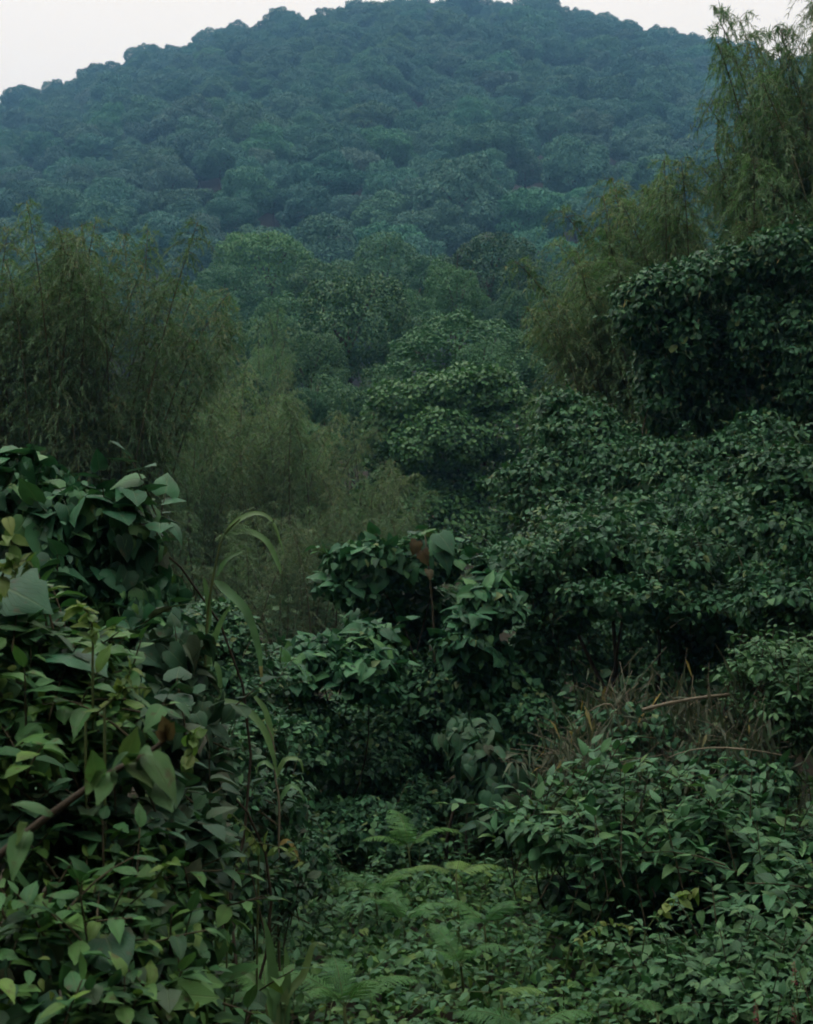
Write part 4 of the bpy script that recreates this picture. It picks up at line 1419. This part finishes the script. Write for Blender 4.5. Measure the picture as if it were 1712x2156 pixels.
bush('low_bank_shrub', 'dull leaved shrub under the slanting branch', 'shrub',
     [lobe(90, 1760, 120, 90, 4.2, .3), lobe(250, 1760, 110, 90, 4.3, .3), lobe(370, 1780, 80, 80, 4.5, .3)],
     533, 'broad', 'dull', .10, 200, 50, .35, 7, 220, stems=4, stem_rad=.007, sub=(5, .45), extra=[('ovate', 'near', .06, 420), ('ovate', 'tip', .035, 60)], depth=.5)
bush('corner_shrub', 'leafy shrub filling the bottom corner of the near bank', 'shrub',
     [lobe(80, 1980, 120, 110, 3.7, .3), lobe(230, 1960, 110, 90, 3.8, .3), lobe(360, 1920, 90, 80, 4.2, .3), lobe(120, 2120, 140, 90, 3.5, .3), lobe(320, 2070, 110, 90, 3.8, .3), lobe(420, 2130, 80, 70, 4.2, .3)],
     534, 'ovate', 'near', .085, 300, 140, .3, 7, 290, stems=6, stem_rad=.007, sub=(5, .45), extra=[('broad', 'dull', .09, 200), ('ovate', 'near', .045, 700), ('ovate', 'tip', .03, 120)], depth=.5)

# slanting bare branch with large drooping leaves
d = 2.9
bp_ = at(-220, 1990, d)
root = thing('leafy_branch', 'slanting brown branch with big drooping leaves and a withered tip', 'branch', (bp_[0], d, 0))
r = rng_(71)
path = spline([(bp_[0], d + .05, 0), tuple(at(-180, 1960, d)), tuple(at(0, 1800, d)), tuple(at(120, 1705, d)), tuple(at(230, 1630, d)), tuple(at(320, 1580, d)), tuple(at(352, 1550, d))], 40)
a = Acc()
a.add(*tube(path, np.linspace(.011, .0045, 40), 7))
link('stem', a.mesh('stem', MAT['bark'], root.location), root)
big_leaves = [  # base column, row, tip column, row, length factor, shape variant
    (235, 1628, 265, 1545, .8), (262, 1610, 285, 1520, 1.0), (285, 1600, 305, 1530, .9), (205, 1650, 190, 1545, .9),
    (240, 1625, 175, 1720, 1.2), (300, 1592, 330, 1690, 1.1), (310, 1588, 395, 1690, 1.0), (330, 1640, 380, 1740, 1.3), (270, 1608, 350, 1660, 1.0),
    (110, 1712, 25, 1640, 1.3), (60, 1752, -10, 1860, 1.5), (30, 1778, 60, 1700, 1.1), (180, 1668, 225, 1590, 1.0)]
for k, (x0, y0, x1, y1, f) in enumerate(big_leaves):
    s = at(x0, y0, d - .02)
    e = at(x1, y1, d - .10 - .08 * r.uniform())
    D = (e - s)[None]
    N = (UP * .8 + np.array([0, -.75, 0]) + r.normal(0, .3, 3))[None]
    R1 = frames(D, N)[0]
    ln = np.linalg.norm(e - s) * 1.05
    o = bpy.data.objects.new('leaf', leaf_mesh('ovate', k % 4, 'branch'))
    M = np.eye(4)
    M[:3, :3] = R1 * ln
    M[:3, 0] *= .85
    M[:3, :3] *= .60
    M[:3, 3] = s - np.array(root.location)
    o.matrix_basis = Matrix(M.tolist())
    o.parent = root
    COL.objects.link(o)
for k, (x1, y1) in enumerate(((360, 1530), (345, 1520), (335, 1545))):
    s, e = at(350, 1556, d), at(x1, y1, d - .03)
    R1 = frames((e - s)[None], np.array([[.3, -1, .4]]) + r.normal(0, .3, (1, 3)))[0]
    o = bpy.data.objects.new('withered_leaf', leaf_mesh('ovate', 3, 'wither'))
    M = np.eye(4)
    M[:3, :3] = R1 * np.linalg.norm(e - s) * 1.3
    M[:3, 3] = s - np.array(root.location)
    o.matrix_basis = Matrix(M.tolist())
    o.parent = root
    COL.objects.link(o)


# big single leaves of a lobed climber on the near bank
def big_leaf_plant(name, label, specs, d, shape, mat, root_px, cat='plant'):
    b = at(root_px, HY, d + .15)
    root = thing(name, label, cat, (b[0], d + .15, 0))
    rr = rng_(int(root_px) + 900)
    for k, (x0, y0, x1, y1, tilt) in enumerate(specs):
        s, e = at(x0, y0, d), at(x1, y1, d - .12)
        N = np.array([rr.normal(0, .2), -tilt, 1 - tilt * .4])
        R1 = frames((e - s)[None], N[None])[0]
        o = bpy.data.objects.new('leaf', leaf_mesh(shape, k % len(SHAPES[shape]), mat))
        M = np.eye(4)
        M[:3, :3] = R1 * np.linalg.norm(e - s)
        M[:3, 3] = s - np.array(root.location)
        o.matrix_basis = Matrix(M.tolist())
        o.parent = root
        COL.objects.link(o)
        a = Acc()
        a.add(*tube(curve((b[0] + rr.normal(0, .04), d + .15, 0), s + np.array([0, .03, 0]), (0, .12, 0), 8), np.linspace(.007, .004, 8), 5))
        link('stem', a.mesh('stem', MAT['greenstem'], root.location), root)
    return root


big_leaf_plant('lobed_plant', 'plant with very large dark lobed leaves at the edge of the near bank',
               [(-30, 1225, 95, 1255, .6), (-50, 1312, 60, 1345, .75), (120, 1375, 225, 1382, .25), (-40, 1440, 50, 1480, .7)], 4.3, 'lobed', 'heart', -30)
big_leaf_plant('hairy_leaf_plant', 'broad soft leaf with a notched base near the bottom of the thicket',
               [(225, 1975, 250, 2050, .95), (20, 2100, 45, 2150, .8)], 3.5, 'heart', 'dull', 240)


# ------------------------------------------------------------------ yellow-green shoots, withered leaf, flowers
def shoot(label, pts, d, leaf, seed, group='yellow green vine shoots'):
    r = rng_(seed)
    path = spline(reed_path(pts, d), 20)
    f = path[0]
    gz = float(ground_z(np.array([f[0]]), np.array([f[1]]))[0])
    root = thing('vine_shoot', label, 'vine', (f[0], f[1] + .15, gz), group)
    low = spline([(f[0], f[1] + .15, gz), (f[0] - .02, f[1] + .12, gz + (f[2] - gz) * .6), tuple(f)], 8)[:-1]
    a = Acc()
    a.add(*tube(np.concatenate([low, path]), np.linspace(.005, .002, 27), 5))
    link('stem', a.mesh('stem', MAT['greenstem'], root.location), root)
    for k in range(3, 20, 2):
        for q in range(2):
            o = bpy.data.objects.new('leaf', leaf_mesh('ovate', int(r.integers(0, 4)), 'tip'))
            D = r.normal(0, .7, 3) + np.array([0, -.3, -.2])
            R1 = frames(D[None], (UP + r.normal(0, .4, 3) + np.array([0, -.5, 0]))[None])[0]
            M = np.eye(4)
            M[:3, :3] = R1 * leaf * r.uniform(.5, 1.2)
            M[:3, 3] = path[k] - np.array(root.location)
            o.matrix_basis = Matrix(M.tolist())
            o.parent = root
            COL.objects.link(o)


shoot('yellow green shoot rising at the edge above the lobed leaves', [(-20, 1260), (10, 1200), (25, 1150), (15, 1090)], 3.8, .06, 1)
shoot('yellow green shoot curling below the first, over the lobed leaves', [(-30, 1210), (20, 1195), (50, 1180), (70, 1195)], 3.8, .045, 2)
shoot('yellowish shoot standing above the bank shrub', [(195, 1400), (195, 1330), (185, 1290), (165, 1275)], 4.1, .06, 3)
shoot('thin forked shoot between the bank shrub and the reed', [(180, 1520), (240, 1470), (262, 1440), (275, 1410)], 4.0, .04, 4)
shoot('horizontal shoot tip beside the forked shoot', [(220, 1490), (260, 1452), (290, 1448), (320, 1450)], 4.0, .03, 5)
shoot('long yellow vine shoot hanging into the dark gap', [(480, 1850), (510, 1800), (540, 1775), (600, 1790), (640, 1815)], 5.4, .05, 6)
shoot('yellow vine shoot reaching up from the long one', [(545, 1800), (535, 1765), (515, 1740), (488, 1715)], 5.4, .035, 7)
shoot('young yellow tips under the slanting branch', [(300, 1900), (320, 1860), (345, 1830), (360, 1815)], 3.9, .055, 8)
shoot('light green tip above the withered branch end', [(395, 1620), (402, 1590), (405, 1560), (400, 1540)], 4.6, .06, 9)
shoot('light shoot on the dark shrub beneath the level leaved one', [(1200, 1990), (1240, 1960), (1290, 1945), (1330, 1950)], 7.6, .05, 10)
shoot('yellow green shoot above the sprawling shrub', [(1360, 1960), (1400, 1905), (1440, 1885), (1470, 1870)], 7.6, .085, 11)

r = rng_(93)
c = at(895, 1180, 13.6)
root = thing('withered_plant', 'withered orange brown leaves drooping on the dark mound in the middle', 'plant', (c[0], 13.7, 0))
a = Acc()
a.add(*tube(curve((c[0], 13.7, 0), c + np.array([0, .1, .25]), (.1, 0, 0), 9), np.linspace(.02, .008, 9), 5))
link('stem', a.mesh('stem', MAT['twig'], root.location), root)
for k, (x0, y0, x1, y1) in enumerate(((878, 1140, 868, 1185), (890, 1160, 900, 1205), (903, 1200, 912, 1230))):
    s, e = at(x0, y0, 13.6), at(x1, y1, 13.5)
    R1 = frames((e - s)[None], np.array([[r.normal(0, .5), -1, .3]]))[0]
    o = bpy.data.objects.new('leaf', leaf_mesh('lobed', k % 2, 'wither'))
    M = np.eye(4)
    M[:3, :3] = R1 * np.linalg.norm(e - s) * .62
    M[:3, 3] = s - np.array(root.location)
    o.matrix_basis = Matrix(M.tolist())
    o.parent = root
    COL.objects.link(o)
for k, (x0, y0, x1, y1) in enumerate(((925, 1125, 960, 1165), (935, 1130, 905, 1160), (790, 1150, 775, 1195), (820, 1165, 845, 1205), (800, 1205, 790, 1250), (930, 1160, 950, 1200))):
    s, e = at(x0, y0, 13.7), at(x1, y1, 13.55)
    R1 = frames((e - s)[None], np.array([[r.normal(0, .3), -.7, .7]]))[0]
    o = bpy.data.objects.new('broad_leaf', leaf_mesh('heart', k % 3, 'heart'))
    M = np.eye(4)
    M[:3, :3] = R1 * np.linalg.norm(e - s) * .95
    M[:3, 3] = s - np.array(root.location)
    o.matrix_basis = Matrix(M.tolist())
    o.parent = root
    COL.objects.link(o)

for k, (px, py, lab) in enumerate(((1672, 2030, 'upper red flower spike above the sprawling shrub'), (1672, 2118, 'red flower spike low at the edge of the sprawling shrub'), (1592, 2112, 'red flower spike on the inner side of the sprawling shrub'))):
    c = at(px, py, 6.7)
    root = thing('flower_spike', lab, 'flower', (c[0], 6.75, 0), 'red flower spikes')
    a = Acc()
    a.add(*tube(curve((c[0], 6.75, 0), c, (.03, 0, 0), 8), np.linspace(.006, .003, 8), 5))
    link('stem', a.mesh('stem', MAT['greenstem'], root.location), root)
    a = Acc()
    rr = rng_(950 + k)
    m = 60
    t = rr.uniform(0, 1, m)
    th = rr.uniform(0, 6.28, m)
    pz = c + np.c_[np.cos(th) * .006, np.sin(th) * .006, -.10 + t * .11]
    D = np.c_[np.cos(th), np.sin(th), np.full(m, .9)]
    put(a, 'small', pz, frames(D, np.tile(UP, (m, 1)) + rr.normal(0, .2, (m, 3))), .013 * (1.1 - .6 * t), rr)
    link('spike', a.mesh('spike', MAT['red'], root.location), root)


# ------------------------------------------------------------------ haze over the valley
hb = Acc()
x0, x1, y0, y1, z0, z1 = gx[0] - 30, gx[-1] + 30, gy[0] - 30, gy[-1] + 30, float(Z.min()) - 1.0, 300.0
V = [(x, y, z) for z in (z0, z1) for y in (y0, y1) for x in (x0, x1)]
F = [(0, 2, 3, 1), (4, 5, 7, 6), (0, 1, 5, 4), (2, 6, 7, 3), (0, 4, 6, 2), (1, 3, 7, 5)]
hb.add(V, [t for f in F for t in ((f[0], f[1], f[2]), (f[0], f[2], f[3]))])
hm = bpy.data.materials.new('haze')
hm.use_nodes = True
hn = hm.node_tree.nodes
hn.clear()
pv = hn.new('ShaderNodeVolumePrincipled')
pv.inputs['Color'].default_value = (.24, .55, 1.0, 1)
pv.inputs['Density'].default_value = .00060
pv.inputs['Anisotropy'].default_value = 0.0
pv.inputs['Density Attribute'].default_value = ''
ho = hn.new('ShaderNodeOutputMaterial')
hm.node_tree.links.new(pv.outputs[0], ho.inputs['Volume'])
hz_o = link('haze', hb.mesh('haze', hm, smooth=False), kind='stuff')
hz_o['label'] = 'thin bluish haze filling the valley air'
